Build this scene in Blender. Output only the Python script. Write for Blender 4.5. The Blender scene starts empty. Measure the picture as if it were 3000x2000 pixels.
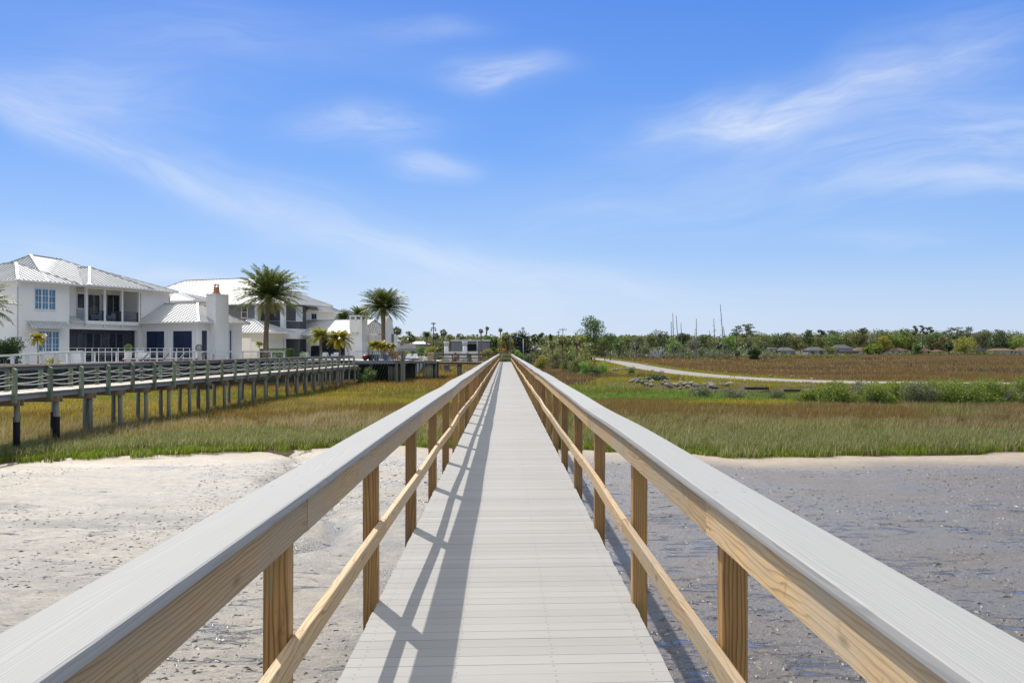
import bpy, math, random
import numpy as np
from mathutils import Vector, Matrix

random.seed(7)
RNG = np.random.default_rng(11)
SC = bpy.context.scene
COL = SC.collection
EYE = 1.52
F = 2850.0           # focal length in pixels of the 3000 px wide photograph
R = math.radians


def wx(px, Y):
    return (px - 1480.0) / F * Y


def wz(py, Y):
    return EYE + (1025.5 - py) / F * Y


# ------------------------------------------------------------------ objects
def tag(o, label=None, cat=None, group=None, kind=None):
    if label: o['label'] = label
    if cat: o['category'] = cat
    if group: o['group'] = group
    if kind: o['kind'] = kind
    return o


def thing(name, label, cat, loc=(0, 0, 0), rz=0.0, group=None):
    o = bpy.data.objects.new(name, None)
    o.empty_display_size = 0.3
    COL.objects.link(o)
    o.location = loc
    o.rotation_euler = (0, 0, rz)
    return tag(o, label, cat, group)


def dup(root, loc, rz=0.0, sc=1.0, label=None, group=None):
    r = root.copy()
    COL.objects.link(r)
    r.location = loc
    r.rotation_euler = (0, 0, rz)
    r.scale = (sc, sc, sc) if not isinstance(sc, tuple) else sc
    if label: r['label'] = label
    if group: r['group'] = group
    for ch in list(root.children):
        c = ch.copy()
        COL.objects.link(c)
        c.parent = r
        for g in list(ch.children):
            d = g.copy()
            COL.objects.link(d)
            d.parent = c
    return r


class MB:
    def __init__(self, T=None):
        self.v = []
        self.f = []
        self.m = []
        self.T = T

    def add(self, vs, fs, mi=0):
        n = len(self.v)
        if self.T:
            vs = [self.T(*p) for p in vs]
        self.v.extend([tuple(p) for p in vs])
        for f in fs:
            self.f.append(tuple(i + n for i in f))
            self.m.append(mi)

    def box(self, x0, x1, y0, y1, z0, z1, mi=0):
        if x0 > x1: x0, x1 = x1, x0
        if y0 > y1: y0, y1 = y1, y0
        if z0 > z1: z0, z1 = z1, z0
        self.add([(x0, y0, z0), (x1, y0, z0), (x1, y1, z0), (x0, y1, z0),
                  (x0, y0, z1), (x1, y0, z1), (x1, y1, z1), (x0, y1, z1)],
                 [(0, 3, 2, 1), (4, 5, 6, 7), (0, 1, 5, 4), (1, 2, 6, 5), (2, 3, 7, 6), (3, 0, 4, 7)], mi)

    def bar(self, p, q, w, h, mi=0, up=(0, 0, 1)):
        p = Vector(p); q = Vector(q)
        d = (q - p)
        if d.length < 1e-6: return
        d.normalize()
        u = Vector(up)
        if abs(d.dot(u)) > .98: u = Vector((1, 0, 0))
        s = d.cross(u).normalized()
        u = s.cross(d).normalized()
        vs = []
        for c in (p, q):
            for a, b in ((-1, -1), (1, -1), (1, 1), (-1, 1)):
                vs.append(c + s * (a * w / 2) + u * (b * h / 2))
        self.add(vs, [(3, 2, 1, 0), (4, 5, 6, 7), (0, 1, 5, 4), (1, 2, 6, 5), (2, 3, 7, 6), (3, 0, 4, 7)], mi)

    def tube(self, pts, rad, n=8, mi=0, cap=True):
        pts = [Vector(p) for p in pts]
        if not isinstance(rad, (list, tuple)): rad = [rad] * len(pts)
        vs = []
        for i, p in enumerate(pts):
            d = (pts[min(i + 1, len(pts) - 1)] - pts[max(i - 1, 0)]).normalized()
            u = Vector((0, 0, 1)) if abs(d.z) < .9 else Vector((1, 0, 0))
            s = d.cross(u).normalized()
            u = s.cross(d).normalized()
            for k in range(n):
                a = 2 * math.pi * k / n
                vs.append(p + (s * math.cos(a) + u * math.sin(a)) * rad[i])
        fs = []
        for i in range(len(pts) - 1):
            for k in range(n):
                k2 = (k + 1) % n
                fs.append((i * n + k, i * n + k2, (i + 1) * n + k2, (i + 1) * n + k))
        if cap:
            fs.append(tuple(range(n))[::-1])
            fs.append(tuple(range((len(pts) - 1) * n, len(pts) * n)))
        self.add(vs, fs, mi)

    def lathe(self, prof, c=(0, 0, 0), n=16, mi=0):
        vs = []
        for r, z in prof:
            for k in range(n):
                a = 2 * math.pi * k / n
                vs.append((c[0] + r * math.cos(a), c[1] + r * math.sin(a), c[2] + z))
        fs = []
        for i in range(len(prof) - 1):
            for k in range(n):
                k2 = (k + 1) % n
                fs.append((i * n + k, i * n + k2, (i + 1) * n + k2, (i + 1) * n + k))
        fs.append(tuple(range(n))[::-1])
        fs.append(tuple(range((len(prof) - 1) * n, len(prof) * n)))
        self.add(vs, fs, mi)

    def prism(self, poly, z0, z1, mi=0):
        n = len(poly)
        vs = [(x, y, z0) for x, y in poly] + [(x, y, z1) for x, y in poly]
        fs = [tuple(range(n))[::-1], tuple(range(n, 2 * n))]
        for i in range(n):
            j = (i + 1) % n
            fs.append((i, j, n + j, n + i))
        self.add(vs, fs, mi)

    def ico(self, c, r, jit=0.2, rng=random, mi=0, sub=1):
        t = (1 + 5 ** .5) / 2
        vs = [(-1, t, 0), (1, t, 0), (-1, -t, 0), (1, -t, 0), (0, -1, t), (0, 1, t), (0, -1, -t), (0, 1, -t),
              (t, 0, -1), (t, 0, 1), (-t, 0, -1), (-t, 0, 1)]
        fs = [(0, 11, 5), (0, 5, 1), (0, 1, 7), (0, 7, 10), (0, 10, 11), (1, 5, 9), (5, 11, 4), (11, 10, 2), (10, 7, 6),
              (7, 1, 8), (3, 9, 4), (3, 4, 2), (3, 2, 6), (3, 6, 8), (3, 8, 9), (4, 9, 5), (2, 4, 11), (6, 2, 10), (8, 6, 7), (9, 8, 1)]
        vs = [Vector(v).normalized() for v in vs]
        for _ in range(sub):
            nf = []
            mid = {}
            def m(a, b):
                k = (min(a, b), max(a, b))
                if k not in mid:
                    mid[k] = len(vs)
                    vs.append((vs[a] + vs[b]).normalized())
                return mid[k]
            for a, b, cc in fs:
                ab, bc, ca = m(a, b), m(b, cc), m(cc, a)
                nf += [(a, ab, ca), (b, bc, ab), (cc, ca, bc), (ab, bc, ca)]
            fs = nf
        if not isinstance(r, (list, tuple)): r = (r, r, r)
        out = []
        for v in vs:
            k = 1 + rng.uniform(-jit, jit)
            out.append((c[0] + v.x * r[0] * k, c[1] + v.y * r[1] * k, c[2] + v.z * r[2] * k))
        self.add(out, fs, mi)

    def mesh(self, name, mats, smooth=False):
        me = bpy.data.meshes.new(name)
        me.from_pydata(self.v, [], self.f)
        if not isinstance(mats, (list, tuple)): mats = [mats]
        for m in mats: me.materials.append(m)
        if len(mats) > 1: me.polygons.foreach_set('material_index', self.m)
        if smooth: me.polygons.foreach_set('use_smooth', [True] * len(self.f))
        me.update()
        return me

    def build(self, name, mats, parent=None, smooth=False, loc=None):
        o = bpy.data.objects.new(name, self.mesh(name, mats, smooth))
        COL.objects.link(o)
        if parent: o.parent = parent
        if loc: o.location = loc
        return o


def np_mesh(name, V, quads=None, tris=None, mat=None, col=None):
    """fast mesh from numpy arrays"""
    me = bpy.data.meshes.new(name)
    nq = 0 if quads is None else len(quads)
    nt = 0 if tris is None else len(tris)
    me.vertices.add(len(V))
    me.vertices.foreach_set('co', np.asarray(V, np.float32).ravel())
    loops = []
    starts = []
    if nq:
        loops.append(np.asarray(quads, np.int32).ravel())
        starts.append(np.arange(nq, dtype=np.int32) * 4)
    if nt:
        loops.append(np.asarray(tris, np.int32).ravel())
        starts.append(nq * 4 + np.arange(nt, dtype=np.int32) * 3)
    loops = np.concatenate(loops)
    starts = np.concatenate(starts)
    me.loops.add(len(loops))
    me.loops.foreach_set('vertex_index', loops)
    me.polygons.add(len(starts))
    me.polygons.foreach_set('loop_start', starts)
    if col is not None:
        a = me.attributes.new('col', 'FLOAT_COLOR', 'POINT')
        c = np.ones((len(V), 4), np.float32)
        c[:, :3] = col
        a.data.foreach_set('color', c.ravel())
    me.update(calc_edges=True)
    me.validate()
    if mat: me.materials.append(mat)
    return me


def np_obj(name, V, quads=None, tris=None, mat=None, col=None, parent=None):
    o = bpy.data.objects.new(name, np_mesh(name, V, quads, tris, mat, col))
    COL.objects.link(o)
    if parent: o.parent = parent
    return o


def vnoise(x, y, s, seed=0):
    """smooth value noise on arrays"""
    x = np.asarray(x, float) / s; y = np.asarray(y, float) / s
    xi = np.floor(x); yi = np.floor(y)
    fx = x - xi; fy = y - yi
    fx = fx * fx * (3 - 2 * fx); fy = fy * fy * (3 - 2 * fy)
    def h(a, b):
        n = np.sin(a * 127.1 + b * 311.7 + seed * 74.7) * 43758.5453
        return n - np.floor(n)
    return (h(xi, yi) * (1 - fx) + h(xi + 1, yi) * fx) * (1 - fy) + (h(xi, yi + 1) * (1 - fx) + h(xi + 1, yi + 1) * fx) * fy


def sstep(a, b, x):
    t = np.clip((np.asarray(x, float) - a) / (b - a), 0, 1)
    return t * t * (3 - 2 * t)


# ---------------------------------------------------------------- materials
class N:
    def __init__(self, name):
        self.mat = bpy.data.materials.new(name)
        self.mat.use_nodes = True
        self.t = self.mat.node_tree
        self.t.nodes.clear()
        self.out = self.t.nodes.new('ShaderNodeOutputMaterial')

    def n(self, typ, **kw):
        nd = self.t.nodes.new(typ)
        for k, v in kw.items():
            if k.startswith('i_'):
                key = k[2:]
                key = int(key) if key.isdigit() else key.replace('_', ' ')
                self.put(nd.inputs[key], v)
            else:
                setattr(nd, k, v)
        return nd

    def put(self, sock, v):
        if isinstance(v, bpy.types.NodeSocket):
            self.t.links.new(v, sock)
        elif isinstance(v, (tuple, list)) and sock.type == 'RGBA':
            sock.default_value = tuple(v) + ((1,) if len(v) == 3 else ())
        else:
            sock.default_value = v

    def math(self, op, a, b=0.0, c=None, clamp=False):
        nd = self.n('ShaderNodeMath', operation=op, use_clamp=clamp)
        self.put(nd.inputs[0], a); self.put(nd.inputs[1], b)
        if c is not None: self.put(nd.inputs[2], c)
        return nd.outputs[0]

    def noise(self, vec, scale, detail=4, rough=.55, dist=0, out=0):
        nd = self.n('ShaderNodeTexNoise')
        self.put(nd.inputs['Vector'], vec)
        self.put(nd.inputs['Scale'], scale)
        nd.inputs['Detail'].default_value = detail
        nd.inputs['Roughness'].default_value = rough
        nd.inputs['Distortion'].default_value = dist
        return nd.outputs[out]

    def ramp(self, fac, stops, interp='LINEAR'):
        nd = self.n('ShaderNodeValToRGB')
        nd.color_ramp.interpolation = interp
        el = nd.color_ramp.elements
        while len(el) < len(stops): el.new(.5)
        for e, (p, c) in zip(el, stops):
            e.position = p
            if not isinstance(c, (tuple, list)): c = (c, c, c)
            e.color = tuple(c) + (1,)
        self.put(nd.inputs[0], fac)
        return nd.outputs[0]

    def mix(self, fac, a, b, typ='MIX'):
        nd = self.n('ShaderNodeMix', data_type='RGBA', blend_type=typ)
        self.put(nd.inputs[0], fac); self.put(nd.inputs[6], a); self.put(nd.inputs[7], b)
        return nd.outputs[2]

    def mapping(self, vec, scale=(1, 1, 1), loc=(0, 0, 0), rot=(0, 0, 0)):
        nd = self.n('ShaderNodeMapping')
        self.put(nd.inputs[0], vec)
        self.put(nd.inputs[1], loc); self.put(nd.inputs[2], rot); self.put(nd.inputs[3], scale)
        return nd.outputs[0]

    def obj(self): return self.n('ShaderNodeTexCoord').outputs['Object']
    def pos(self): return self.n('ShaderNodeNewGeometry').outputs['Position']
    def island(self): return self.n('ShaderNodeNewGeometry').outputs['Random Per Island']
    def orand(self): return self.n('ShaderNodeObjectInfo').outputs['Random']

    def bump(self, h, dist=.01, strength=1.0, normal=None):
        nd = self.n('ShaderNodeBump')
        nd.inputs['Strength'].default_value = strength
        nd.inputs['Distance'].default_value = dist
        self.put(nd.inputs['Height'], h)
        if normal is not None: self.put(nd.inputs['Normal'], normal)
        return nd.outputs[0]

    def bsdf(self, color, rough=.6, metal=0.0, normal=None, spec=.5, **kw):
        nd = self.n('ShaderNodeBsdfPrincipled')
        self.put(nd.inputs['Base Color'], color)
        self.put(nd.inputs['Roughness'], rough)
        self.put(nd.inputs['Metallic'], metal)
        self.put(nd.inputs['Specular IOR Level'], spec)
        if normal is not None: self.put(nd.inputs['Normal'], normal)
        for k, v in kw.items(): self.put(nd.inputs[k], v)
        return nd.outputs[0]

    def done(self, shader):
        self.t.links.new(shader, self.out.inputs[0])
        return self.mat


def simple(name, c, rough=.6, metal=0.0, var=.12, vs=3.0, spec=.5, bump=0.0, bs=40.0):
    m = N(name)
    p = m.obj()
    n1 = m.noise(p, vs, 5, .6)
    lo = tuple(x * (1 - var) for x in c); hi = tuple(min(1, x * (1 + var)) for x in c)
    col = m.ramp(n1, [(.3, lo), (.7, hi)])
    nrm = m.bump(m.noise(p, bs, 3), .01, bump) if bump else None
    return m.done(m.bsdf(col, rough, metal, nrm, spec))


def foliage(name, c1, c2, trans=.3, rough=.55, yellow=None, gloss=.3):
    """leaf material: colour varies from leaf to leaf and in slow patches"""
    m = N(name)
    r = m.island()
    p = m.pos()
    n1 = m.noise(p, .7, 3)
    fac = m.math('ADD', m.math('MULTIPLY', r, .65), m.math('MULTIPLY', n1, .45))
    stops = [(.25, c1), (.8, c2)]
    if yellow: stops.append((1.0, yellow))
    col = m.ramp(fac, stops)
    a = m.bsdf(col, rough, spec=gloss)
    t = m.n('ShaderNodeBsdfTranslucent')
    tc = m.mix(.5, col, (c2[0] * 1.5, c2[1] * 1.5, c2[2] * .8))
    m.put(t.inputs[0], tc)
    mx = m.n('ShaderNodeMixShader')
    mx.inputs[0].default_value = trans
    m.t.links.new(a, mx.inputs[1]); m.t.links.new(t.outputs[0], mx.inputs[2])
    return m.done(mx.outputs[0])


def wood(name, light, dark, axis='Y', grey=(.3, .27, .22), greyamt=.35, rough=.6, ring=14.0, green=None, contrast=1.0):
    m = N(name)
    o = m.obj()
    rnd = m.math('ADD', m.island(), m.math('MULTIPLY', m.orand(), 3.7))
    nd = m.n('ShaderNodeCombineXYZ')
    jit = [m.math('MULTIPLY', m.math('SUBTRACT', m.math('FRACT', m.math('MULTIPLY', rnd, q)), .5), .34) for q in (5.31, 3.77, 8.93)]
    jit[{'X': 0, 'Y': 1, 'Z': 2}[axis]] = m.math('MULTIPLY', rnd, 17.3)
    base_o = {'X': (0, 0, 0), 'Y': (0, 0, 0), 'Z': (0, 0, 0)}
    for q in range(3): m.put(nd.inputs[q], jit[q])
    off = nd.outputs[0]
    va = m.n('ShaderNodeVectorMath', operation='ADD')
    m.put(va.inputs[0], o); m.put(va.inputs[1], off)
    sc = {'Y': (1, .10, 1), 'Z': (1, 1, .10), 'X': (.10, 1, 1)}[axis]
    st = m.mapping(va.outputs[0], sc)
    warp = m.noise(st, 7.0, 3, .5, 0.0, 1)
    vm = m.n('ShaderNodeVectorMath', operation='MULTIPLY_ADD')
    m.put(vm.inputs[0], warp); vm.inputs[1].default_value = (.12, .12, .12); m.put(vm.inputs[2], st)
    w = m.n('ShaderNodeTexWave', wave_type='RINGS', rings_direction=axis, wave_profile='SAW')
    m.put(w.inputs['Vector'], vm.outputs[0])
    w.inputs['Scale'].default_value = ring
    w.inputs['Distortion'].default_value = 1.6
    w.inputs['Detail'].default_value = 2
    w.inputs['Detail Scale'].default_value = 1.4
    g = m.ramp(w.outputs[1], [(0, .92), (.45, 1.0), (.74, .62), (.90, .04), (1, .3)])
    g = m.math('POWER', g, contrast)
    fine = m.noise(m.mapping(va.outputs[0], {'Y': (160, 4, 160), 'Z': (160, 160, 4), 'X': (4, 160, 160)}[axis]), 1.0, 3)
    col = m.mix(g, dark, light)
    col = m.mix(m.math('MULTIPLY', m.ramp(fine, [(.35, 1), (.6, 0)]), .35), col, dark)
    wn = m.noise(m.mapping(va.outputs[0], {'Y': (4, 1.3, 4), 'Z': (5, 5, 1.5), 'X': (1.3, 4, 4)}[axis]), 1.0, 5, .65)
    ga_ = m.math('MULTIPLY', m.math('FRACT', m.math('MULTIPLY', rnd, 11.7)), greyamt * 1.5)
    col = m.mix(m.math('MULTIPLY', m.ramp(wn, [(.36, 0), (.66, 1)]), m.math('ADD', ga_, greyamt * .4)), col, grey)
    if green:
        gn = m.noise(m.mapping(va.outputs[0], {'Y': (14, 3, 14), 'Z': (14, 14, 3), 'X': (3, 14, 14)}[axis]), 1.0, 3, .6)
        col = m.mix(m.math('MULTIPLY', m.ramp(gn, [(.60, 0), (.70, 1)]), .45), col, green)
    sn = m.noise(m.mapping(va.outputs[0], {'Y': (9, 5, 9), 'Z': (12, 12, 2.5), 'X': (5, 9, 9)}[axis]), 1.0, 4, .7, .6)
    col = m.mix(m.math('MULTIPLY', m.ramp(sn, [(.60, 0), (.70, 1)]), .5), col, tuple(c * .62 for c in dark))
    tint = m.ramp(m.math('FRACT', m.math('MULTIPLY', rnd, 7.13)), [(0, .72), (.5, 1.0), (1, 1.2)])
    col = m.mix(1.0, col, tint, 'MULTIPLY')
    # knots
    vo = m.n('ShaderNodeTexVoronoi', feature='F1')
    m.put(vo.inputs['Vector'], m.mapping(va.outputs[0], {'Y': (7, 2.2, 7), 'Z': (7, 7, 2.2), 'X': (2.2, 7, 7)}[axis]))
    vo.inputs['Scale'].default_value = 1.0
    kn = m.ramp(vo.outputs['Distance'], [(.05, 1), (.13, 0)])
    col = m.mix(m.math('MULTIPLY', kn, .75), col, tuple(c * .45 for c in dark))
    b = m.bump(m.math('ADD', m.math('MULTIPLY', g, .5), fine), .0015, .6)
    return m.done(m.bsdf(col, rough, 0, b, .35))


M = {}
M['cap'] = None


def mat_composite(name, base, axis, emboss):
    m = N(name)
    o = m.obj()
    isl = m.island()
    cx = m.n('ShaderNodeCombineXYZ')
    m.put(cx.inputs[0], m.math('MULTIPLY', isl, 13.0)); m.put(cx.inputs[1], m.math('MULTIPLY', isl, 41.0))
    va = m.n('ShaderNodeVectorMath', operation='ADD')
    m.put(va.inputs[0], o); m.put(va.inputs[1], cx.outputs[0])
    st = m.mapping(va.outputs[0], (1, .07, 1) if axis == 'Y' else (.07, 1, 1))
    warp = m.noise(st, 9.0, 3, .5, 0, 1)
    vm = m.n('ShaderNodeVectorMath', operation='MULTIPLY_ADD')
    m.put(vm.inputs[0], warp); vm.inputs[1].default_value = (.09, .09, .0); m.put(vm.inputs[2], st)
    w = m.n('ShaderNodeTexWave', wave_type='BANDS', bands_direction='X' if axis == 'Y' else 'Y')
    m.put(w.inputs['Vector'], vm.outputs[0])
    w.inputs['Scale'].default_value = 34.0
    w.inputs['Distortion'].default_value = 2.0
    w.inputs['Detail'].default_value = 1.5
    g = m.ramp(w.outputs[1], [(.0, 0), (.35, 1), (1, 1)])
    streak = m.noise(m.mapping(va.outputs[0], (90, 1.2, 90) if axis == 'Y' else (1.2, 90, 90)), 1.0, 4, .6)
    dirt = m.noise(m.mapping(o, (1.6, .5, 1)), 1.0, 5, .6)
    lo = tuple(c * .88 for c in base)
    col = m.mix(g, lo, base)
    col = m.mix(m.math('MULTIPLY', m.ramp(streak, [(.35, 1), (.62, 0)]), .22), col, tuple(c * .72 for c in base))
    col = m.mix(m.math('MULTIPLY', m.ramp(dirt, [(.45, 0), (.75, 1)]), .16), col, (base[0] * .74, base[1] * .71, base[2] * .66))
    tint = m.ramp(isl, [(0, .93), (1, 1.04)])
    col = m.mix(1.0, col, tint, 'MULTIPLY')
    b = m.bump(m.math('ADD', g, m.math('MULTIPLY', streak, .6)), .0012, emboss)
    return m.done(m.bsdf(col, m.math('ADD', .55, m.math('MULTIPLY', streak, .2)), 0, b, .10))


M['cap'] = mat_composite('white_composite_cap', (.362, .352, .332), 'Y', .35)
M['deck'] = mat_composite('grey_composite_deck', (.368, .352, .322), 'X', .5)
M['post'] = wood('treated_pine_post', (.47, .25, .075), (.155, .064, .015), 'Z', (.38, .24, .09), .25, .55, 18.0, (.20, .25, .14))
M['rail'] = wood('treated_pine_rail', (.64, .43, .20), (.31, .17, .065), 'Y', (.44, .36, .25), .5, .6, 27.0)
M['joist'] = wood('treated_pine_joist', (.34, .23, .12), (.18, .11, .05), 'Y', (.25, .22, .18), .5)
M['screw'] = simple('screw_heads', (.16, .13, .11), .5, .3)
M['green_post'] = wood('green_treated_post', (.24, .255, .135), (.125, .145, .075), 'Z', (.16, .21, .16), .6, .75, 9.0, (.13, .23, .17))
M['pile'] = wood('weathered_pile', (.235, .22, .14), (.12, .11, .068), 'Z', (.19, .20, .155), .6, .8, 8.0, (.12, .20, .16))
M['old_deck'] = wood('sunbleached_planks', (.58, .49, .36), (.38, .30, .20), 'X', (.52, .45, .35), .5)
M['grey_board'] = wood('grey_weathered_board', (.27, .255, .225), (.17, .165, .15), 'Y', (.26, .265, .27), .7)
M['brown_cap'] = wood('brown_weathered_cap', (.22, .135, .08), (.10, .06, .035), 'Y', (.24, .19, .15), .4)
M['rope'] = simple('white_rope', (.62, .60, .55), .8, bump=.5, bs=120)
M['black_wrap'] = simple('black_pile_wrap', (.010, .010, .011), .7, var=.3, spec=.15)
M['white_paint'] = simple('white_paint', (.72, .69, .63), .5, var=.04, vs=1.2)
M['white_wall'] = simple('white_stucco', (.80, .745, .645), .75, var=.06, vs=.5, bump=.25, bs=25)
M['cream_wall'] = simple('cream_stucco', (.72, .66, .50), .75, var=.06, vs=.5)
M['dark_metal'] = simple('dark_metal', (.03, .03, .033), .4, .6)
M['dark_screen'] = simple('dark_screen_mesh', (.030, .030, .036), .6, var=.25, vs=.6)
M['blue_screen'] = simple('blue_tinted_screen', (.020, .030, .062), .25, var=.3, vs=.5)
M['grey_wicker'] = simple('grey_wicker', (.085, .085, .09), .8, var=.3, vs=30, bump=.6, bs=60)
M['white_cushion'] = simple('white_cushion', (.70, .69, .66), .85, var=.05)
M['blue_cushion'] = simple('blue_grey_cushion', (.20, .23, .30), .85)
M['terracotta'] = simple('terracotta', (.42, .16, .075), .8)
M['blue_glaze'] = simple('blue_glazed_pot', (.02, .11, .32), .2)
M['red_glaze'] = simple('red_paint', (.45, .03, .02), .4)
M['orange'] = simple('orange_plastic', (.70, .13, .03), .5)
M['yellow_paint'] = simple('yellow_paint', (.75, .52, .03), .5)
M['stone_dark'] = simple('dark_stone', (.12, .12, .125), .8, var=.5, vs=4, bump=.6, bs=12)
M['grey_block'] = simple('grey_render', (.225, .22, .215), .85, var=.08, vs=.3)
M['galv'] = simple('galvanised_steel', (.38, .39, .40), .4, .7)
M['pole_wood'] = simple('utility_pole_wood', (.12, .09, .065), .9, var=.3)
M['rock'] = simple('rip_rap_stone', (.235, .205, .17), .9, var=.4, vs=1.5, bump=.8, bs=5)
M['bark'] = simple('bark', (.16, .115, .08), .95, var=.4, vs=4, bump=.8, bs=14)
M['dead_wood'] = simple('dead_wood', (.23, .20, .17), .95, var=.4, vs=3, bump=.6, bs=16)
M['palm_trunk'] = simple('palm_trunk', (.19, .125, .075), .95, var=.45, vs=6, bump=1.0, bs=10)
M['young_trunk'] = simple('young_palm_trunk', (.30, .24, .15), .9, var=.35, vs=7, bump=.8, bs=12)
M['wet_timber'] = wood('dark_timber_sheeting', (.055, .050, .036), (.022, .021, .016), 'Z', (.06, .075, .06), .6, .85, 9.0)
M['glass_blue'] = None
m = N('window_glass')
M['glass_blue'] = m.done(m.bsdf(m.ramp(m.noise(m.obj(), 1.2, 2), [(.3, (.03, .10, .17)), (.7, (.06, .19, .30))]), .12, 0, None, .8))
m = N('pale_blind_glass')
M['glass_pale'] = m.done(m.bsdf(m.ramp(m.noise(m.obj(), 1.0, 2), [(.3, (.50, .53, .56)), (.7, (.62, .64, .66))]), .15, 0, None, .6))
m = N('dark_window_glass')
M['glass_dark'] = m.done(m.bsdf(m.ramp(m.noise(m.obj(), 1.4, 3), [(.35, (.012, .013, .016)), (.75, (.035, .038, .045))]), .12, 0, None, .6))

m = N('white_metal_roof')
p = m.obj()
n1 = m.noise(m.mapping(p, (.5, .5, .5)), 1.0, 5, .6)
col = m.ramp(n1, [(.3, (.42, .41, .385)), (.7, (.52, .51, .48))])
M['roof'] = m.done(m.bsdf(col, .45, 0, m.bump(m.noise(p, 3.0, 3), .02, .15), .32))
m = N('grey_lap_siding')
p = m.obj()
sx = m.n('ShaderNodeSeparateXYZ'); m.put(sx.inputs[0], p)
fr = m.math('FRACT', m.math('MULTIPLY', sx.outputs[2], 5.5))
col = m.mix(m.ramp(fr, [(0, 1), (.12, 0)]), (.165, .165, .17), (.085, .085, .09))
M['siding'] = m.done(m.bsdf(col, .7, 0, m.bump(fr, .02, .8)))


# -------------------------------------------------------------- camera, light
cam_d = bpy.data.cameras.new('Camera')
cam = bpy.data.objects.new('Camera', cam_d)
COL.objects.link(cam)
cam.location = (0, 0, EYE)
cam.rotation_euler = (R(90), 0, 0)
cam_d.sensor_width = 36
cam_d.lens = 36 * F / 3000
cam_d.shift_x = 20 / 3000
cam_d.shift_y = 25.5 / 3000
cam_d.clip_start = .05
cam_d.clip_end = 8000
SC.camera = cam

SUN_DIR = Vector((-.43, .95, 1.0)).normalized()   # towards the sun
sd = bpy.data.lights.new('Sun', 'SUN')
sd.energy = 3.15
sd.angle = R(.53)
sd.color = (1.0, .955, .89)
sun = bpy.data.objects.new('Sun', sd)
COL.objects.link(sun)
sun.rotation_euler = SUN_DIR.to_track_quat('Z', 'Y').to_euler()

w = bpy.data.worlds.new('World')
SC.world = w
w.use_nodes = True
wt = w.node_tree
wt.nodes.clear()


class WN(N):
    def __init__(self, tree):
        self.t = tree


k = WN(wt)
sky = k.n('ShaderNodeTexSky', sky_type='NISHITA', sun_disc=False)
sky.sun_elevation = math.asin(SUN_DIR.z)
sky.sun_rotation = math.atan2(SUN_DIR.x, SUN_DIR.y)
sky.altitude = 0
sky.air_density = 1.0
sky.dust_density = .6
sky.ozone_density = 1.6
gen = k.n('ShaderNodeTexCoord').outputs['Generated']
sp = k.n('ShaderNodeSeparateXYZ'); k.put(sp.inputs[0], gen)
dx, dy, dz = sp.outputs
dya = k.math('MAXIMUM', k.math('ABSOLUTE', dy), .02)
U = k.math('DIVIDE', dx, dya)
V = k.math('DIVIDE', dz, dya)
elev = k.math('MAXIMUM', dz, 0.0)
# deep blue overhead, pale and hazy near the horizon, whitened and brightened above the view, added to lift the shadows
grade = k.ramp(elev, [(0, (.60, .735, .955)), (.035, (.53, .69, .955)), (.10, (.315, .545, .97)), (.20, (.135, .37, .95)), (.34, (.066, .255, .86)), (.45, (.30, .42, .66)), (.62, (.62, .66, .70)), (1.0, (.66, .68, .70))])
grade = k.mix(1.0, grade, k.math('MULTIPLY', k.ramp(elev, [(0, .517), (.36, .517), (.58, 1.0)]), 1.2), 'MULTIPLY')
base = k.mix(.82, k.mix(1.0, sky.outputs[0], (.062, .062, .062), 'MULTIPLY'), grade)

uv = k.n('ShaderNodeCombineXYZ')
k.put(uv.inputs[0], U); k.put(uv.inputs[1], V)
warp = k.noise(uv.outputs[0], 3.2, 3, .55, 0, 1)
wv = k.n('ShaderNodeVectorMath', operation='MULTIPLY_ADD')
k.put(wv.inputs[0], warp); wv.inputs[1].default_value = (.16, .09, 0); k.put(wv.inputs[2], uv.outputs[0])
wv2 = k.n('ShaderNodeVectorMath', operation='SUBTRACT')
k.put(wv2.inputs[0], wv.outputs[0]); wv2.inputs[1].default_value = (.08, .045, 0)
UVW = wv2.outputs[0]


def cloud(px, py, ang, lx, ly, amt, sx=5.0, sy=32.0, lo=.32, hi=.8):
    """one streak of cirrus in the sky at a bearing and height, with fibres along it"""
    u0 = (px - 1480) / F; v0 = (1025.5 - py) / F
    a = R(ang)
    mp = k.mapping(UVW, (1, 1, 1), (-u0, -v0, 0))
    rt = k.mapping(mp, (1, 1, 1), (0, 0, 0), (0, 0, -a))
    s = k.n('ShaderNodeSeparateXYZ'); k.put(s.inputs[0], rt)
    qx = k.math('POWER', k.math('ABSOLUTE', k.math('DIVIDE', s.outputs[0], lx / F)), 2.0)
    qy = k.math('POWER', k.math('ABSOLUTE', k.math('DIVIDE', s.outputs[1], ly / F)), 2.0)
    g = k.math('POWER', 2.718, k.math('MULTIPLY', k.math('ADD', qx, qy), -1.0))
    nz = k.noise(k.mapping(rt, (sx, sy, 1), (px * .013, py * .017, 0)), 1.0, 9, .66, .6)
    f = k.ramp(nz, [(lo, .12), (hi, 1.0)])
    return k.math('MULTIPLY', k.math('MULTIPLY', g, f), amt)


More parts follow.
